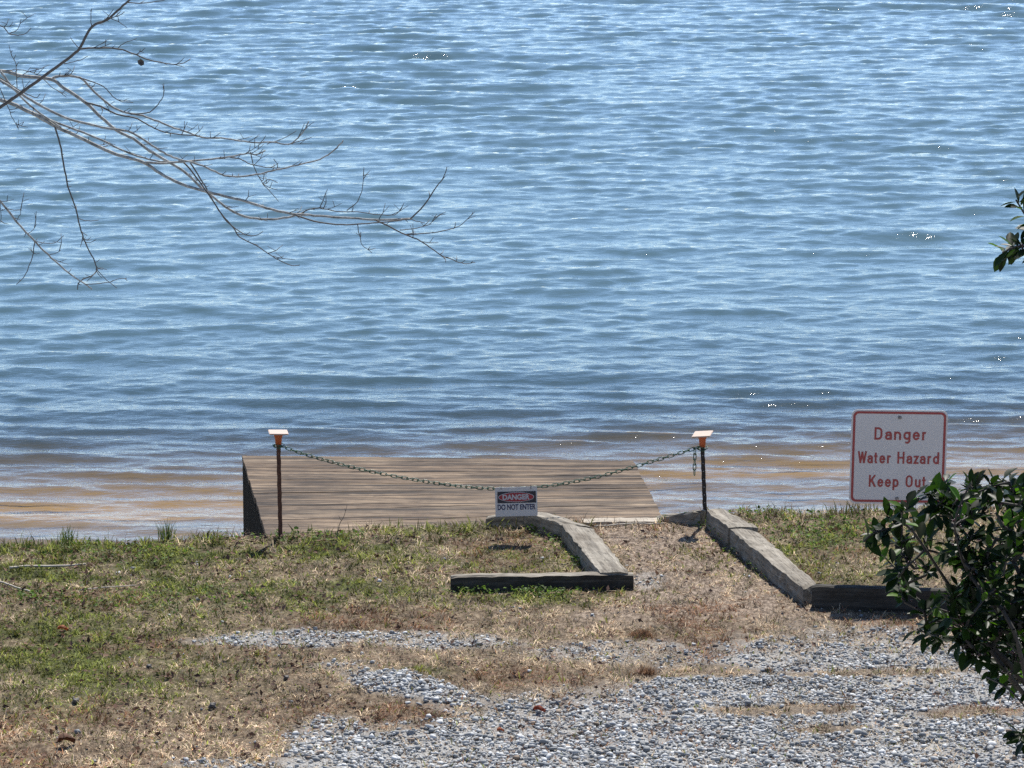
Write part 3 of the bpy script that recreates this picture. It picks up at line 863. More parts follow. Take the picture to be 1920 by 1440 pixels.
# photo pixel -> panel coordinates
def sx(px): return (px - 1684.5) * U
def szz(py): return -(py - 857) * U * 1.02
XH = 0.62
def arc(cx, cy, rx, ry, a0, a1, n=9):
    return [(cx + rx * math.cos(R(a0 + (a1 - a0) * i / n)), cy + ry * math.sin(R(a0 + (a1 - a0) * i / n))) for i in range(n + 1)]
def bowl(x0=0, x1=1, y0=0, y1=XH):
    return arc((x0 + x1) / 2, (y0 + y1) / 2, (x1 - x0) / 2, (y1 - y0) / 2, 0, 360, 20)
GLYPH = {
 'D': [[(0, 0), (0, 1), (.45, 1)] + arc(.45, .68, .55, .32, 90, 0, 6) + arc(.45, .32, .55, .32, 0, -90, 6) + [(0, 0)]],
 'W': [[(0, 1), (.25, 0)], [(.25, 0), (.5, .95)], [(.5, .95), (.75, 0)], [(.75, 0), (1, 1)]],
 'H': [[(0, 0), (0, 1)], [(1, 0), (1, 1)], [(0, .5), (1, .5)]],
 'K': [[(0, 0), (0, 1)], [(.95, 1), (.02, .36)], [(.36, .6), (1, 0)]],
 'O': [arc(.5, .68, .5, .32, 0, 180, 10) + arc(.5, .32, .5, .32, 180, 360, 10) + [(1, .68)]],
 'a': [arc(.5, XH - .2, .5, .2, 150, 90, 4) + arc(.62, XH - .2, .38, .2, 90, 0, 5) + [(1, 0)], [(1, .36), (.42, .36)] + arc(.4, .18, .4, .18, 90, 270, 8) + [(.6, 0), (1, .12)]],
 'n': [[(0, 0), (0, XH)], [(0, XH - .18)] + arc(.5, XH - .24, .5, .24, 150, 0, 8) + [(1, 0)]],
 'g': [bowl(0, 1, .02, XH), [(1, XH), (1, -.12)] + arc(.55, -.12, .45, .22, 0, -110, 7)],
 'e': [[(0.02, .33), (1, .33)] + arc(.5, XH / 2, .5, XH / 2, 8, 318, 16)],
 'r': [[(0, 0), (0, XH)], [(0, XH - .2)] + arc(.75, XH - .26, .75, .26, 150, 75, 5)],
 't': [[(.45, .88), (.45, .16)] + arc(.8, .16, .35, .16, 180, 280, 5), [(0, XH), (1, XH)]],
 'z': [[(0, XH), (1, XH), (0, 0), (1, 0)]],
 'd': [bowl(), [(1, 0), (1, 1)]],
 'p': [bowl(), [(0, XH), (0, -.3)]],
 'u': [[(0, XH), (0, .22)] + arc(.5, .22, .5, .22, 180, 340, 8), [(1, 0), (1, XH)]],
}
def stroke_word(name, boxes, zb, zt, w, parent):
    """boxes: (letter, left px, right px); zb/zt: baseline and capital height in photo pixels"""
    b0, c0 = szz(zb), szz(zt)
    vs, fs = [], []; k = 0
    for ch, xa, xb in boxes:
        X0, X1 = sx(xa) + w / 2, sx(xb) - w / 2
        for st in GLYPH[ch]:
            P = [(X0 + p * (X1 - X0), b0 + w / 2 + q * (c0 - b0 - w)) for p, q in st]
            Q = [P[0]]
            for p in P[1:]:
                if math.hypot(p[0] - Q[-1][0], p[1] - Q[-1][1]) > 1e-4: Q.append(p)
            P = Q; n = len(P)
            closed = math.hypot(P[0][0] - P[-1][0], P[0][1] - P[-1][1]) < 1e-3
            if not closed:                          # square ends reach half a stroke further
                for i, j in ((0, 1), (-1, -2)):
                    dx, dy = P[i][0] - P[j][0], P[i][1] - P[j][1]; l = math.hypot(dx, dy)
                    P[i] = (P[i][0] + dx / l * w * .48, P[i][1] + dy / l * w * .48)
            y = -0.0012 - 0.0007 * (k % 3); k += 1; o = len(vs)
            for i in range(n):
                a_ = P[i - 1] if i else (P[-2] if closed else P[0]); c_ = P[i + 1] if i < n - 1 else (P[1] if closed else P[-1])
                def nrm(p, q):
                    dx, dy = q[0] - p[0], q[1] - p[1]; l = math.hypot(dx, dy) or 1; return (-dy / l, dx / l)
                n1 = nrm(a_, P[i]) if a_ != P[i] else nrm(P[i], c_); n2 = nrm(P[i], c_) if c_ != P[i] else n1
                m_ = (n1[0] + n2[0], n1[1] + n2[1]); l2 = (m_[0] ** 2 + m_[1] ** 2) / 2 or 1
                sc2 = min(1 / max(l2, .25), 2.2)
                for sg in (1, -1): vs.append((P[i][0] + sg * m_[0] * sc2 * w / 2, y - 0.0006 * i / n, P[i][1] + sg * m_[1] * sc2 * w / 2))
            for i in range(n - 1): fs.append((o + 2 * i, o + 2 * i + 1, o + 2 * i + 3, o + 2 * i + 2))
    me = bpy.data.meshes.new(name); me.from_pydata(vs, [], fs)
    return link_mesh(name, me, M_RED, parent)
def zx(v): return 1580 + v / 7.2
def word(boxes, zb, zt, w=0.0118): stroke_word('lettering', [(c, zx(a), zx(b)) for c, a, b in boxes], zb, zt, w, panel)
word([('D', 420, 527), ('a', 562, 655), ('n', 685, 779), ('g', 810, 906), ('e', 935, 1030), ('r', 1062, 1114)], 824.9, 801.6, 0.0126)
word([('W', 206, 326), ('a', 335, 409), ('t', 424, 471), ('e', 497, 576), ('r', 600, 651)], 869.3, 846.8)
word([('H', 739, 834), ('a', 861, 939), ('z', 959, 1026), ('a', 1041, 1119), ('r', 1145, 1196), ('d', 1219, 1301)], 869.3, 846.8)
word([('K', 365, 456), ('e', 480, 561), ('e', 581, 663), ('p', 686, 766)], 913.6, 891.0)
word([('O', 861, 956), ('u', 987, 1063), ('t', 1083, 1130)], 913.6, 891.0)
for zz in (szz(783), szz(935)):
    bm = bmesh.new()
    bmesh.ops.create_cone(bm, cap_ends=True, segments=12, radius1=0.012, radius2=0.010, depth=0.008, matrix=Matrix.Translation((0, -0.004, zz)) @ Matrix.Rotation(R(90), 4, 'X'))
    bmesh.ops.create_cone(bm, cap_ends=True, segments=6, radius1=0.006, radius2=0.006, depth=0.008, matrix=Matrix.Translation((0, -0.010, zz)) @ Matrix.Rotation(R(90), 4, 'X'))
    from_bm('bolt', bm, M_BOLT, panel)
bm = bmesh.new()
sec = [(-.04, 0), (-.026, 0), (-.02, .026), (.02, .026), (.026, 0), (.04, 0), (.04, .005), (.03, .005), (.023, .031), (-.023, .031), (-.03, .005), (-.04, .005)]
topz = holder.z + 0.27
a = [bm.verts.new((x * .62, y + .008, -.3)) for x, y in sec]; b = [bm.verts.new((x * .62, y + .008, topz)) for x, y in sec]; n = len(sec)
for i in range(n): bm.faces.new((a[i], a[(i + 1) % n], b[(i + 1) % n], b[i]))
bmesh.ops.recalc_face_normals(bm, faces=bm.faces)
from_bm('post', bm, mat_plain('dark_green_post', (0.025, 0.03, 0.025), 0.6, 0.3, 50, 0.2, 0.3), sign)

# small sign hung from the chain
HY = 25.87
hc = on_y(968, 940.5, HY)
hs = empty('hanging_sign', hc - Vector((0, 0, 0.1)), 'small white sign hanging from the chain reading DANGER DO NOT ENTER', 'sign')
pu = 0.285 / 81.0
pn = plate('panel', rrect(0.285, 0.20, 0.006, 3), 0, 0.003, M_WHITE, hs)
pn.location = (0, 0, 0.1); pn.rotation_euler = (R(-3), R(-1.3), 0)
def hx(px): return (px - 968) * pu
def hz(py): return -(py - 940.5) * pu * 1.02
plate('header', [(hx(1006), hz(943)), (hx(932), hz(943)), (hx(932), hz(921)), (hx(1006), hz(921))][::-1], -0.0012, -0.0002, M_BLACK, pn)
el = lambda a, b: [(a * math.cos(2 * math.pi * k / 40), hz(931.8) + b * math.sin(2 * math.pi * k / 40)) for k in range(40)]
plate('oval', el(pu * 34.5, pu * 9.6), -0.0022, -0.0013, M_PURE, pn)
plate('oval', el(pu * 33.3, pu * 8.6), -0.0032, -0.0023, mat_plain('bright_red_ink', (0.33, 0.025, 0.035), 0.5, 0.08, 20, 0.02), pn)
lettering('lettering', [('DANGER', hx(942), hx(994), hz(936.8), hz(926.6), 0.04)], M_PURE, pn, -0.0036)
lettering('lettering', [('DO NOT ENTER', hx(932), hx(1005), hz(956), hz(945.5), 0.03)], M_NAVY, pn, -0.0012)
for xx in (-.1, .1):
    bm = bmesh.new()
    tube_rings(bm, [(xx, -.004, .085), (xx, -.012, .1), (xx, -.01, .113), (xx, .006, .11), (xx, .006, .088)], [.0018] * 5, 5)
    from_bm('wire_tie', bm, M_BOLT, pn)

# ------------------------------------------------------------------ bare tree (left), trunk outside the frame
M_BARK = mat_plain('grey_bark', (0.27, 0.27, 0.25), 0.8, 0.6, 55, 0.8)
M_TWIG = mat_plain('dark_twig', (0.085, 0.078, 0.07), 0.75, 0.3, 60, 0.3)
BY = 14.0
B = [  # traced at twice the photo's scale: start radius, end radius (photo px), depth drift, points
 (4.2, 2.0, -.35, [(-500, 760), (-200, 540), (0, 402), (60, 362), (160, 290), (260, 215), (300, 180), (345, 100), (400, 75), (440, 40), (480, 5), (520, -40)]),
 (1.3, .6, -.3, [(478, 8), (540, 12), (600, 3), (640, -6)]), (1.3, .7, -.3, [(345, 100), (400, 72), (440, 60), (468, 45)]),
 (2.0, .8, -.35, [(300, 183), (350, 180), (440, 182), (510, 205), (560, 225), (640, 240), (680, 238), (710, 225)]),
 (.9, .6, -.35, [(440, 182), (470, 160), (512, 145)]), (1.0, .6, -.35, [(510, 205), (530, 192), (545, 180)]), (1, .6, -.3, [(343, 98), (341, 70), (340, 38)]),
 (1, .6, -.3, [(298, 182), (280, 165), (264, 138)]), (1, .6, -.3, [(240, 240), (290, 228), (328, 212)]),
 (4.4, 2.2, .3, [(-600, 330), (-250, 262), (0, 266), (80, 285), (190, 297), (240, 330), (320, 385), (380, 440), (440, 490), (500, 520), (560, 565), (620, 600), (700, 650), (750, 700), (800, 740), (860, 785), (920, 812), (1000, 822), (1080, 815), (1140, 797)]),
 (2.8, 1.2, .3, [(190, 297), (220, 285), (300, 292), (340, 330), (400, 385), (460, 420), (520, 430), (580, 450), (640, 475), (700, 495), (760, 515), (830, 518), (900, 528), (960, 535), (1020, 533), (1080, 542), (1110, 525), (1140, 490), (1157, 455)]),
 (1, .6, .3, [(1080, 542), (1140, 525), (1168, 515)]), (1.5, .6, .3, [(490, 428), (560, 420), (600, 380), (615, 350), (610, 315)]), (1, .6, .3, [(1000, 540), (1060, 520), (1110, 490)]),
 (1.4, .7, .3, [(300, 292), (380, 320), (440, 375), (500, 385)]), (2.2, 1.0, .25, [(320, 385), (380, 400), (440, 430), (500, 440), (560, 470), (600, 490), (680, 505), (740, 508)]),
 (4.8, 2.0, .0, [(-600, 200), (-250, 290), (0, 374), (60, 395), (140, 435), (220, 480), (300, 515), (360, 545), (440, 580), (540, 610), (600, 650), (680, 690), (760, 715), (840, 735), (920, 755), (1000, 780), (1080, 800), (1140, 805), (1220, 812), (1320, 818), (1420, 825), (1540, 820)]),
 (2.6, 1.2, .0, [(540, 610), (620, 612), (700, 605), (780, 598), (860, 588), (930, 575), (960, 580), (995, 565)]), (2.6, 1.6, .05, [(60, 395), (200, 455), (290, 488), (380, 525), (470, 568), (560, 598), (640, 608), (720, 605)]),
 (3.0, 1.4, -.1, [(-100, 230), (0, 300), (100, 365), (160, 400), (230, 435), (320, 463), (400, 480), (480, 492), (540, 525), (600, 565), (650, 590), (700, 605), (760, 622), (820, 650), (870, 662), (960, 655), (1020, 640), (1090, 625), (1200, 597), (1250, 565), (1288, 527)]),
 (2.6, 1.8, -.1, [(0, 265), (40, 320), (100, 385), (150, 425), (230, 480)]), (1.8, .8, -.05, [(690, 608), (740, 670), (790, 740), (830, 800), (880, 860), (900, 890), (960, 920), (1020, 960), (1090, 995), (1125, 994)]),
 (1.7, .7, -.05, [(715, 612), (770, 700), (810, 770), (850, 830), (920, 880), (960, 882), (988, 868)]), (1.4, .7, 0, [(860, 590), (900, 597), (940, 615), (1000, 628), (1050, 630)]),
 (1.2, .6, 0, [(940, 570), (950, 620), (980, 680), (1010, 715), (1045, 755)]), (1, .6, 0, [(985, 688), (1010, 672), (1042, 685)]),
 (1.8, .8, 0, [(1540, 820), (1590, 770), (1630, 710), (1660, 670), (1677, 625)]), (1.8, .7, 0, [(1410, 825), (1460, 850), (1520, 880), (1580, 905), (1650, 955), (1700, 975), (1740, 988), (1783, 984)]),
 (1.2, .6, 0, [(1520, 880), (1600, 875), (1680, 862), (1720, 848), (1760, 815), (1775, 795)]), (1, .6, 0, [(1500, 862), (1560, 855), (1610, 840), (1638, 803)]),
 (1.4, .7, 0, [(1120, 805), (1160, 785), (1200, 780), (1260, 792), (1340, 795), (1420, 805), (1480, 805), (1508, 778)]), (1.1, .6, 0, [(1200, 780), (1215, 740), (1228, 710)]),
 (1.1, .6, 0, [(1300, 790), (1340, 755), (1360, 700), (1364, 650)]), (1.8, 1.2, 0, [(1110, 808), (1180, 830), (1260, 842), (1340, 840), (1420, 835), (1540, 822)]),
 (1, .6, 0, [(1340, 840), (1350, 890), (1360, 920), (1395, 948)]), (1, .6, 0, [(1538, 820), (1565, 830), (1592, 836)]),
 (2.0, 1.0, -.05, [(205, 472), (225, 540), (240, 620), (255, 700), (280, 770), (300, 850), (320, 910), (350, 970), (362, 1010), (350, 1030), (300, 1055), (290, 1085)]),
 (.9, .6, -.05, [(362, 1010), (400, 1050), (440, 1080)]), (.9, .6, -.05, [(295, 820), (330, 828), (372, 824)]), (.8, .5, -.05, [(362, 1008), (380, 1006), (400, 1010)]),
 (3.0, 1.2, -.2, [(-600, 300), (-200, 560), (0, 755), (60, 830), (130, 905), (180, 955), (230, 1000), (280, 1040), (320, 1065), (345, 1085)]), (1.2, .7, -.2, [(130, 905), (120, 965), (95, 1030), (62, 1068)]),
 (1, .6, -.2, [(130, 905), (200, 912), (240, 882)]), (.9, .6, -.2, [(318, 1066), (400, 1060), (430, 1050), (475, 1042)]), (1, .6, -.2, [(0, 760), (3, 800), (3, 835)]), (.8, .5, -.2, [(60, 830), (75, 805), (78, 785)]), (.8, .5, -.2, [(105, 875), (125, 860), (137, 840)]),
 (.8, .5, -.2, [(185, 955), (210, 950), (230, 938)]),
 (1.6, .7, .2, [(-300, 60), (-100, 80), (0, 95), (40, 128), (90, 128), (117, 105)]), (.9, .6, .2, [(38, 125), (65, 110), (80, 70)]),
 (1.0, .6, .2, [(65, 330), (62, 280), (60, 240), (45, 210), (33, 168)]), (1.4, .7, .1, [(0, 290), (60, 330), (130, 365), (150, 350)]), (1.0, .6, .1, [(0, 330), (30, 400), (45, 440), (70, 485)]),
 (1, .6, .1, [(0, 268), (60, 262), (110, 268), (140, 278), (165, 252)]), (.9, .5, .1, [(160, 295), (200, 330), (250, 355)]), (.9, .5, .3, [(190, 297), (260, 284), (300, 290)]),
]
tb = Vector((-3.1, BY, float(land_z(-3.1, BY)) - 0.05))
tree = empty('bare_tree', tb, 'leafless grey tree whose long bare branches reach in over the lake', 'tree')
bm = bmesh.new()
tp = catmull([Vector((0, 0, -.1)), Vector((.05, .02, 1.2)), Vector((-.04, .05, 2.4)), Vector((.02, 0, 3.6)), Vector((.10, .03, 5.0)), Vector((.02, -.05, 6.4))], 4)
tube_rings(bm, tp, [0.11 * (1 - .75 * i / (len(tp) - 1)) + (0.05 if i == 0 else 0) for i in range(len(tp))], 12)
from_bm('trunk', bm, M_BARK, tree, True)
bmA, bmB = bmesh.new(), bmesh.new()
PXM = BY / CP / FPX * 1.02
tr_ = random.Random(3)
for bi, (r0, r1, dr, pts) in enumerate(B):
    n = len(pts)
    ph = tr_.uniform(0, 6)
    W = []
    ctr = [on_y(a / 2, b / 2, BY + dr + 0.06 * math.sin(a / 300.0 + ph)) for a, b in pts]
    if pts[0][0] <= -400:                       # reaches the trunk
        ctr = [tb + Vector((0.0, 0.02, ctr[0].z - tb.z - 0.25))] + ctr
    W = catmull(ctr, 4)
    m = len(W)
    W = [p + Vector((tr_.uniform(-1, 1), tr_.uniform(-1, 1), tr_.uniform(-1, 1))) * 0.0012 for p in W]
    rad = [(r0 + (r1 - r0) * (i / (m - 1)) ** .8) * PXM * 0.9 for i in range(m)]
    tgt = bmA if r0 > 2.4 and bi > 2 else bmB
    tube_rings(tgt, [p - tb for p in W], rad, 7 if r0 > 2 else 5)
    # short spurs and buds
    if r0 < 6:
        for i in range(3, m - 1):
            if W[i].x < -2.0: continue
            for _ in range(2):
                if tr_.random() < 0.14:
                    d = (W[i + 1] - W[i - 1]).normalized()
                    up = Vector((tr_.uniform(-.2, .9), tr_.uniform(-.5, .5), tr_.uniform(-.25, 1.0))).normalized()
                    Ls = tr_.choice([.012, .02, .03, .045, .06]) * tr_.uniform(.7, 1.2)
                    q1 = W[i] + (d * .5 + up * .8) * Ls * .5; q2 = q1 + (up * .9 + d * .2) * Ls * .6
                    tube_rings(bmB, [p - tb for p in (W[i], q1, q2)], [0.0017, 0.0014, 0.0009], 4)
                    if Ls > .035:
                        q3 = q1 + (Vector((tr_.uniform(-1, 1), 0, tr_.uniform(0, 1)))).normalized() * Ls * .5
                        tube_rings(bmB, [p - tb for p in (q1, q3)], [0.0013, 0.0009], 4)
from_bm('branch', bmA, M_BARK, tree, True)
from_bm('twigs', bmB, M_TWIG, tree, True)
# one dead leaf still hanging
bm = bmesh.new()
q = on_y(264, 117, BY - .35) - tb
vs = [bm.verts.new(q + Vector(v)) for v in ((-.012, 0, .006), (0, .004, .012), (.011, .002, .004), (.012, -.003, -.008), (0, .004, -.013), (-.009, 0, -.006))]
cv = bm.verts.new(q + Vector((0, .01, 0)))
for i in range(6): bm.faces.new((vs[i], vs[(i + 1) % 6], cv))
tube_rings(bm, [q + Vector((0, 0, .01)), q + Vector((-.005, 0, .02)), on_y(258, 103, BY - .35) - tb], [.0008] * 3, 4)
from_bm('dead_leaf', bm, M_TWIG, tree)

# ------------------------------------------------------------------ evergreen shrub (right)
EYD = 14.0
sbx = (2085 - 960) * EYD / FPX / CP
sbase = Vector((sbx, EYD + .1, float(land_z(sbx, EYD + .1)) - .05))
shrub = empty('evergreen_shrub', sbase, 'tall dark glossy leaved evergreen shrub at the right edge in front of the sign', 'shrub')
sr = random.Random(19)
OUT = [(1628, 1004), (1645, 966), (1702, 948), (1737, 936), (1756, 908), (1772, 898), (1785, 925), (1805, 905), (1822, 902), (1850, 915), (1885, 900), (1908, 912), (1990, 880), (2150, 870), (2260, 1000), (2260, 1280), (2150, 1330), (2000, 1300),
       (1912, 1285), (1850, 1290), (1822, 1250), (1808, 1214), (1770, 1200), (1748, 1200), (1726, 1186), (1712, 1152), (1698, 1110), (1650, 1060), (1636, 1025)]
def inside(px, py, poly):
    c = False; n = len(poly)
    for i in range(n):
        x0, y0 = poly[i]; x1, y1 = poly[(i + 1) % n]
        if (y0 > py) != (y1 > py) and px < (x1 - x0) * (py - y0) / (y1 - y0) + x0: c = not c
    return c
nodes = []   # (pos, parent)
def add_path(pxpts, dy0=0.0, start=None):
    par = start; prev = None
    P = []
    for i, (a, b) in enumerate(pxpts):
        P.append(on_y(a, b, EYD + dy0 + 0.12 * math.sin(i * 1.3 + a)))
    for p in catmull(P, 4):
        nodes.append((p, par)); par = len(nodes) - 1
    return par
trunk_top = None
root_pts = [sbase + Vector((0, 0, z)) for z in (0.0, .35, .7)]
par = None
for p in root_pts:
    nodes.append((p, par)); par = len(nodes) - 1
ROOT = par
def limb(pts, dy): 
    return add_path(pts, dy, ROOT)
limb([(2060, 1480), (1980, 1380), (1880, 1250), (1800, 1130), (1735, 1030), (1700, 985), (1672, 982)], -.1)
limb([(2060, 1500), (1960, 1300), (1880, 1160), (1810, 1040), (1775, 950), (1768, 912)], .05)
limb([(2070, 1480), (1990, 1250), (1930, 1100), (1895, 980), (1880, 900)], .1)
limb([(2060, 1500), (1960, 1330), (1860, 1215), (1770, 1165), (1720, 1180)], -.2)
limb([(2090, 1450), (2080, 1200), (2060, 1000), (2080, 880)], .0)
limb([(2100, 1450), (2160, 1250), (2210, 1050)], .1)
limb([(2080, 1500), (1980, 1400), (1900, 1300), (1850, 1270)], -.25)
sp_up = limb([(2090, 1450), (2120, 1100), (2110, 800), (2060, 600), (1985, 500), (1920, 462), (1880, 474)], .15)
sp_up2 = add_path([(1985, 480), (1940, 430), (1905, 375)], .15, None); nodes[-1 - 8] = (nodes[-1 - 8][0], sp_up - 6)
sp_lo = limb([(2070, 1520), (2000, 1460), (1940, 1400), (1912, 1375)], -.3)
limb([(2060, 1480), (1960, 1420), (1900, 1180), (1820, 1080), (1790, 985), (1820, 905)], -.3)
skeleton_n = len(nodes)
tips = []
tries = 0
want = 270
rootpos = sbase + Vector((0, 0, .7))
cand = []
while len(cand) < want and tries < 20000:
    tries += 1
    a, b = sr.uniform(1610, 2260), sr.uniform(850, 1420)
    if not inside(a, b, OUT): continue
    core = math.exp(-(((a - 1880) / 150) ** 2 + ((b - 1110) / 130) ** 2))
    p_keep = 0.42 + 0.6 * core if a < 1960 else 0.28
    if a < 1720 and b > 1085: p_keep *= .35
    if a < 1760 and b < 1060: p_keep = 0.34
    elif b < 990 and 1790 > a: p_keep *= .6
    elif b < 1000 and a > 1840: p_keep = max(p_keep, .55)
    if sr.random() > p_keep: continue
    cand.append(on_y(a, b, EYD + sr.uniform(-.42, .42)))
for a, b in ((1772, 902), (1760, 935), (1818, 908), (1856, 914), (1892, 904), (1640, 1002), (1662, 968), (1700, 950), (1665, 1052), (1745, 1190)):
    cand.append(on_y(a, b, EYD + sr.uniform(-.2, .2)))
cand.sort(key=lambda p: (p - rootpos).length)
for c_ in cand:
    best, bd = None, 1e9
    for i, (p, _) in enumerate(nodes):
        if i < 3: continue
        dd = (p - c_).length
        if (p - rootpos).length > (c_ - rootpos).length + .05: dd *= 1.8
        if dd < bd: bd, best = dd, i
    p0 = nodes[best][0]; par = best
    mid = p0.lerp(c_, .5) + Vector((sr.uniform(-.03, .03), sr.uniform(-.03, .03), -.03 * sr.random()))
    for q in (p0.lerp(mid, .6), mid, mid.lerp(c_, .6), c_):
        nodes.append((q, par)); par = len(nodes) - 1
    tips.append(par)
for nm in (sp_up, sp_up2, sp_lo): tips.append(nm)
for k in (1, 3, 5, 6, 8, 10): tips.append(sp_up - k)
tips += [sp_up2 - 3, sp_lo - 2]
wgt = [0] * len(nodes)
for tpi in tips:
    i = tpi
    while i is not None: wgt[i] += 1; i = nodes[i][1]
bm = bmesh.new()
kids = {}
for i, (p, par) in enumerate(nodes):
    if par is not None: kids.setdefault(par, []).append(i)
def rad_of(i): return 0.0019 + 0.0016 * max(1, wgt[i]) ** 0.5
for i, (p, par) in enumerate(nodes):
    if par is None: continue
    if (nodes[par][0] - p).length < 1e-4: continue
    tube_rings(bm, [nodes[par][0] - sbase, p - sbase], [rad_of(par), rad_of(i)], 5, False)
from_bm('stem', bm, mat_plain('shrub_bark', (0.032, 0.027, 0.021), 0.75, 0.3, 50, 0.3), shrub, True)
# leaves: pointed ovals folded along the midrib
LV, LF4, LF3, LC = [], [], [], []
nodesL = [0]
def leaf(base, d, nrm, size, col):
    d = d.normalized(); s = d.cross(nrm)
    if s.length < 1e-3: return
    s.normalize(); n = s.cross(d)
    o = len(LV)
    asp = sr.uniform(.19, .25); fold = sr.uniform(.05, .12); curl = sr.uniform(.02, .14)
    prof = [(0.0, 0.03), (.15, .10), (.36, .95 * asp), (.6, asp), (.82, .62 * asp)]
    for tt, w in prof:
        c = base + d * size * tt - n * size * curl * tt * tt
        LV.append(c); LV.append(c + s * size * w + n * size * fold * (w / asp)); LV.append(c - s * size * w + n * size * fold * (w / asp))
    LV.append(base + d * size - n * size * curl)
    for k in range(4):
        a = o + 3 * k; b = a + 3
        LF4.append((a, a + 1, b + 1, b)); LF4.append((a, b, b + 2, a + 2))
    a = o + 12; LF3.append((a, a + 1, o + 15)); LF3.append((a, o + 15, a + 2))
    LC.extend([col] * 16)
berries = []
def lcol():
    u = sr.random()
    k = sr.uniform(.6, 1.35)
    if u < .10: return (0.045 * k, 0.085 * k, 0.012 * k)
    return (0.0095 * k, 0.018 * k, 0.0062 * k)
def whorl(i, dens=1.0):
    p, par = nodes[i]
    pp = nodes[par][0] if par is not None else p - Vector((0, 0, .1))
    ax = (p - pp)
    ax = ax.normalized() if ax.length > 1e-4 else Vector((0, 0, 1))
    nl = int(sr.uniform(4.5, 8) * dens)
    for k in range(nl):
        a = 2.4 * k + sr.uniform(-.4, .4)
        u = ax.orthogonal().normalized(); v = ax.cross(u)
        out = u * math.cos(a) + v * math.sin(a)
        d = ax * sr.uniform(.15, .9) + out * .8 + Vector((0, 0, sr.uniform(-.3, .25)))
        base = p - ax * 0.012 * k * sr.uniform(.4, 1.3)
        nn = Vector((sr.uniform(-.5, .5), sr.uniform(-.6, .4), 1.0))
        leaf(base + d.normalized() * .006, d, nn, sr.uniform(.042, .082), lcol())
    if sr.random() < .3:
        for _ in range(sr.randint(2, 5)):
            berries.append(p - ax * sr.uniform(.0, .05) + Vector((sr.uniform(-.02, .02), sr.uniform(-.02, .02), sr.uniform(-.02, .015))))
for tpi in tips:
    whorl(tpi)
    i = nodes[tpi][1]
    for _ in range(2):
        if i is None: break
        if sr.random() < .75: whorl(i, .45)
        i = nodes[i][1]
for i in range(3, skeleton_n):
    pj = nodes[i][0]; qx, qy = to_px(pj.x, pj.y, pj.z)
    if qy > 1280 and i < sp_lo - 4: continue
    if wgt[i] < 6 and sr.random() < .4: whorl(i, .4)
LVn = np.array([(v - sbase)[:] for v in LV])
t = NT('glossy_leaf'); a_ = t.attr('tint').outputs[0]
p_ = t.principled(a_, 0.45, spec=0.16)
tl = t.n('ShaderNodeBsdfTranslucent'); t.set(tl.inputs[0], t.mix(1.0, a_, (2.6, 3.6, 0.8, 1), 'MULTIPLY'))
mx = t.n('ShaderNodeMixShader'); mx.inputs[0].default_value = .24; t.set(mx.inputs[1], p_.outputs[0]); t.set(mx.inputs[2], tl.outputs[0]); t.set(t.out.inputs[0], mx.outputs[0])
np_mesh('leaves', LVn, [np.array(LF4), np.array(LF3)], t.m, shrub, cols=np.concatenate([np.array(LC), np.ones((len(LC), 1))], 1), smooth=True)
bm = bmesh.new()
for q in berries: bmesh.ops.create_icosphere(bm, subdivisions=1, radius=sr.uniform(.0035, .005), matrix=Matrix.Translation(q - sbase))
from_bm('berries', bm, mat_plain('dark_berry', (0.045, 0.012, 0.016), 0.35, 0.3, 40, 0.05), shrub, True)['kind'] = 'stuff'

# ------------------------------------------------------------------ small things on the ground
def stick(name, pxpts, r0, r1, mat, label, cat='stick', z=0.012, group=None):
    P = [on_z(a, b, 0) for a, b in pxpts]
    for p in P: p.z = float(land_z(p.x, p.y)) + z
    P = catmull(P, 5); b0 = P[0].copy()
    bm = bmesh.new(); n = len(P)
    tube_rings(bm, [p - b0 + Vector((0, 0, random.uniform(-.002, .002))) for p in P], [r0 + (r1 - r0) * i / (n - 1) for i in range(n)], 6)
    o = from_bm(name, bm, mat, None, True); o.location = b0
    return tag(o, label, cat, group)
M_PALE = mat_plain('bleached_stick', (0.46, 0.41, 0.33), 0.8, 0.2, 40, 0.3)
GS = 'fallen sticks on the lawn'
stick('fallen_stick', [(18, 1071), (60, 1069), (110, 1067), (161, 1065)], .009, .006, M_PALE, 'straight pale fallen stick lying near the top of the left bank', group=GS, z=.022)
stick('fallen_stick', [(-40, 1082), (0, 1097), (30, 1108), (62, 1119)], .008, .005, M_PALE, 'curved pale fallen stick entering at the left edge of the lawn', group=GS, z=.022)
stick('fallen_stick', [(150, 1112), (195, 1108), (255, 1104)], .005, .003, M_PALE, 'thin straight fallen twig lying in the green grass at the left', group=GS, z=.02)
stick('fallen_stick', [(1115, 991), (1150, 988), (1190, 984.5), (1220, 986), (1246, 984)], .006, .004, M_PALE, 'thin pale stick lying across the end of the path by the dock', group=GS, z=.015)
# reeds
def tuft(px, py, n, hgt, spread, label):
    b0 = on_z(px, py, 0); b0.z = float(land_z(b0.x, b0.y))
    r0 = rng.normal(0, spread, (n, 2))
    P = np.concatenate([r0, np.zeros((n, 1)) - .01], 1)
    u = rng.random((n, 1))
    o = blades('reed_tuft', None, P, hgt * rng.uniform(.45, 1.0, n), rng.uniform(.004, .008, n), rng.uniform(.05, .45, n), np.array([0.10, 0.14, 0.045]) * (.6 + .8 * u), M_GRASS, False)
    o.location = b0
    tag(o, label, 'grass tuft', 'reed tufts on the bank')
tuft(122, 1022, 60, .16, .035, 'wider wispy green reed tuft on the bank nearest the left edge')
tuft(312, 1014, 46, .20, .022, 'narrow upright green reed tuft on the bank, halfway to the dock')
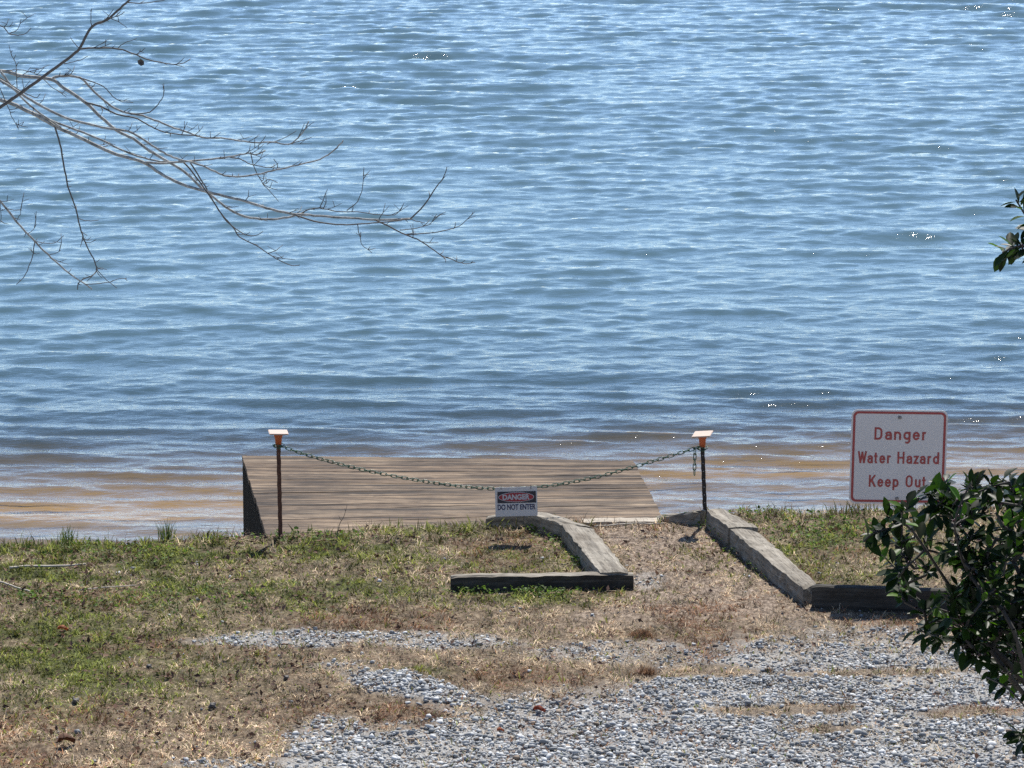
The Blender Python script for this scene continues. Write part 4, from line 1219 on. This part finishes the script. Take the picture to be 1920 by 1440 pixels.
# thin dead sprout in front of the dock
bm = bmesh.new()
b0 = on_y(630, 1002, 25.85); b0.z = 0
def yy(a, b): return on_y(a, b, 25.85) - b0
tube_rings(bm, catmull([Vector((0, 0, -.02)), yy(636, 985), yy(645, 968), yy(651, 946)], 3), [.003 - .0002 * i for i in range(10)], 5)
tube_rings(bm, [yy(640, 976), yy(637, 972), yy(635, 966)], [.002, .0016, .001], 4); tube_rings(bm, [yy(648, 959), yy(646, 953)], [.0018, .001], 4)
o = from_bm('dead_sprout', bm, M_TWIG, None, True); o.location = b0
tag(o, 'thin dead sprout rising from the grass in front of the dock', 'sprout')
# fallen leaves
def fallen_leaf(px, py, size, rot, col, label):
    b0 = on_z(px, py, 0); b0.z = float(land_z(b0.x, b0.y)) + .022
    bm = bmesh.new(); rows = []
    for i in range(7):
        f = i / 6; w = math.sin(math.pi * min(1, f * .95 + .03)) ** .8 * .28 * (1 + .25 * math.sin(i * 2.5))
        rows.append([bm.verts.new(Vector((size * (f - .5), size * w * g, size * (.25 * (g * g) + .12 * math.sin(f * 4))))) for g in (-1, -.5, 0, .5, 1)])
    for a, b in zip(rows, rows[1:]):
        for j in range(4): bm.faces.new((a[j], a[j + 1], b[j + 1], b[j]))
    bmesh.ops.solidify(bm, geom=bm.faces[:], thickness=.0012)
    o = from_bm('fallen_leaf', bm, mat_plain('fallen_leaf', col, .7, .3, 60, .2), None, True)
    o.location = b0; o.rotation_euler = (.2, .15, rot)
    tag(o, label, 'leaf', 'fallen leaves')
fallen_leaf(1011, 1340, .075, .1, (0.24, 0.06, 0.03), 'red brown fallen leaf on the gravel, the farther of the two there')
fallen_leaf(938, 1379, .05, .6, (0.30, 0.10, 0.04), 'orange brown curled fallen leaf on the gravel, nearest the camera')
fallen_leaf(124, 1398, .12, .7, (0.13, 0.06, 0.035), 'long dark brown curled leaf on the dry grass at lower left')
fallen_leaf(118, 1186, .07, .3, (0.32, 0.13, 0.06), 'small orange fallen leaf in the left grass above the dark leaf')
# spiky seed balls
def seed_ball(px, py, r, label):
    b0 = on_z(px, py, 0); b0.z = float(land_z(b0.x, b0.y)) + r * .8
    bm = bmesh.new(); bmesh.ops.create_icosphere(bm, subdivisions=2, radius=r)
    for i, v in enumerate(bm.verts): v.co *= (1.3 if i % 3 == 0 else .85) * random.uniform(.9, 1.1)
    o = from_bm('seed_ball', bm, M_TWIG); o.location = b0
    tag(o, label, 'seed ball', 'dark seed balls on the lawn')
seed_ball(398, 1325, .022, 'dark spiky seed ball beside rusty dry grass left of the gravel')
seed_ball(142, 1323, .022, 'dark spiky seed ball in the green grass at far left')
seed_ball(537, 1275, .017, 'small dark seed ball just left of the gravel heap')
seed_ball(279, 1252, .018, 'reddish dark seed ball between green and dry grass')
# tufts of rusty grass in the gravel
def rust_tuft(px, py, n, hgt, spread, label):
    b0 = on_z(px, py, 0); b0.z = float(land_z(b0.x, b0.y))
    P = np.concatenate([rng.normal(0, spread, (n, 2)), np.zeros((n, 1))], 1); u = rng.random((n, 1))
    o = blades('dry_tuft', None, P, hgt * rng.uniform(.5, 1, n), rng.uniform(.003, .005, n), rng.uniform(.2, 1.1, n), np.array([0.2, 0.115, 0.065]) * (.5 + u), M_GRASS, False)
    o.location = b0; tag(o, label, 'grass tuft', 'dry grass tufts in the gravel')
rust_tuft(1212, 1266, 200, .06, .026, 'rust brown dry grass tuft alone in the gravel below the path')
rust_tuft(1205, 1196, 320, .06, .034, 'wide rust brown dry grass tuft where the path meets the gravel')
print('links', nlink[0], 'leaves', len(LC) // 16)
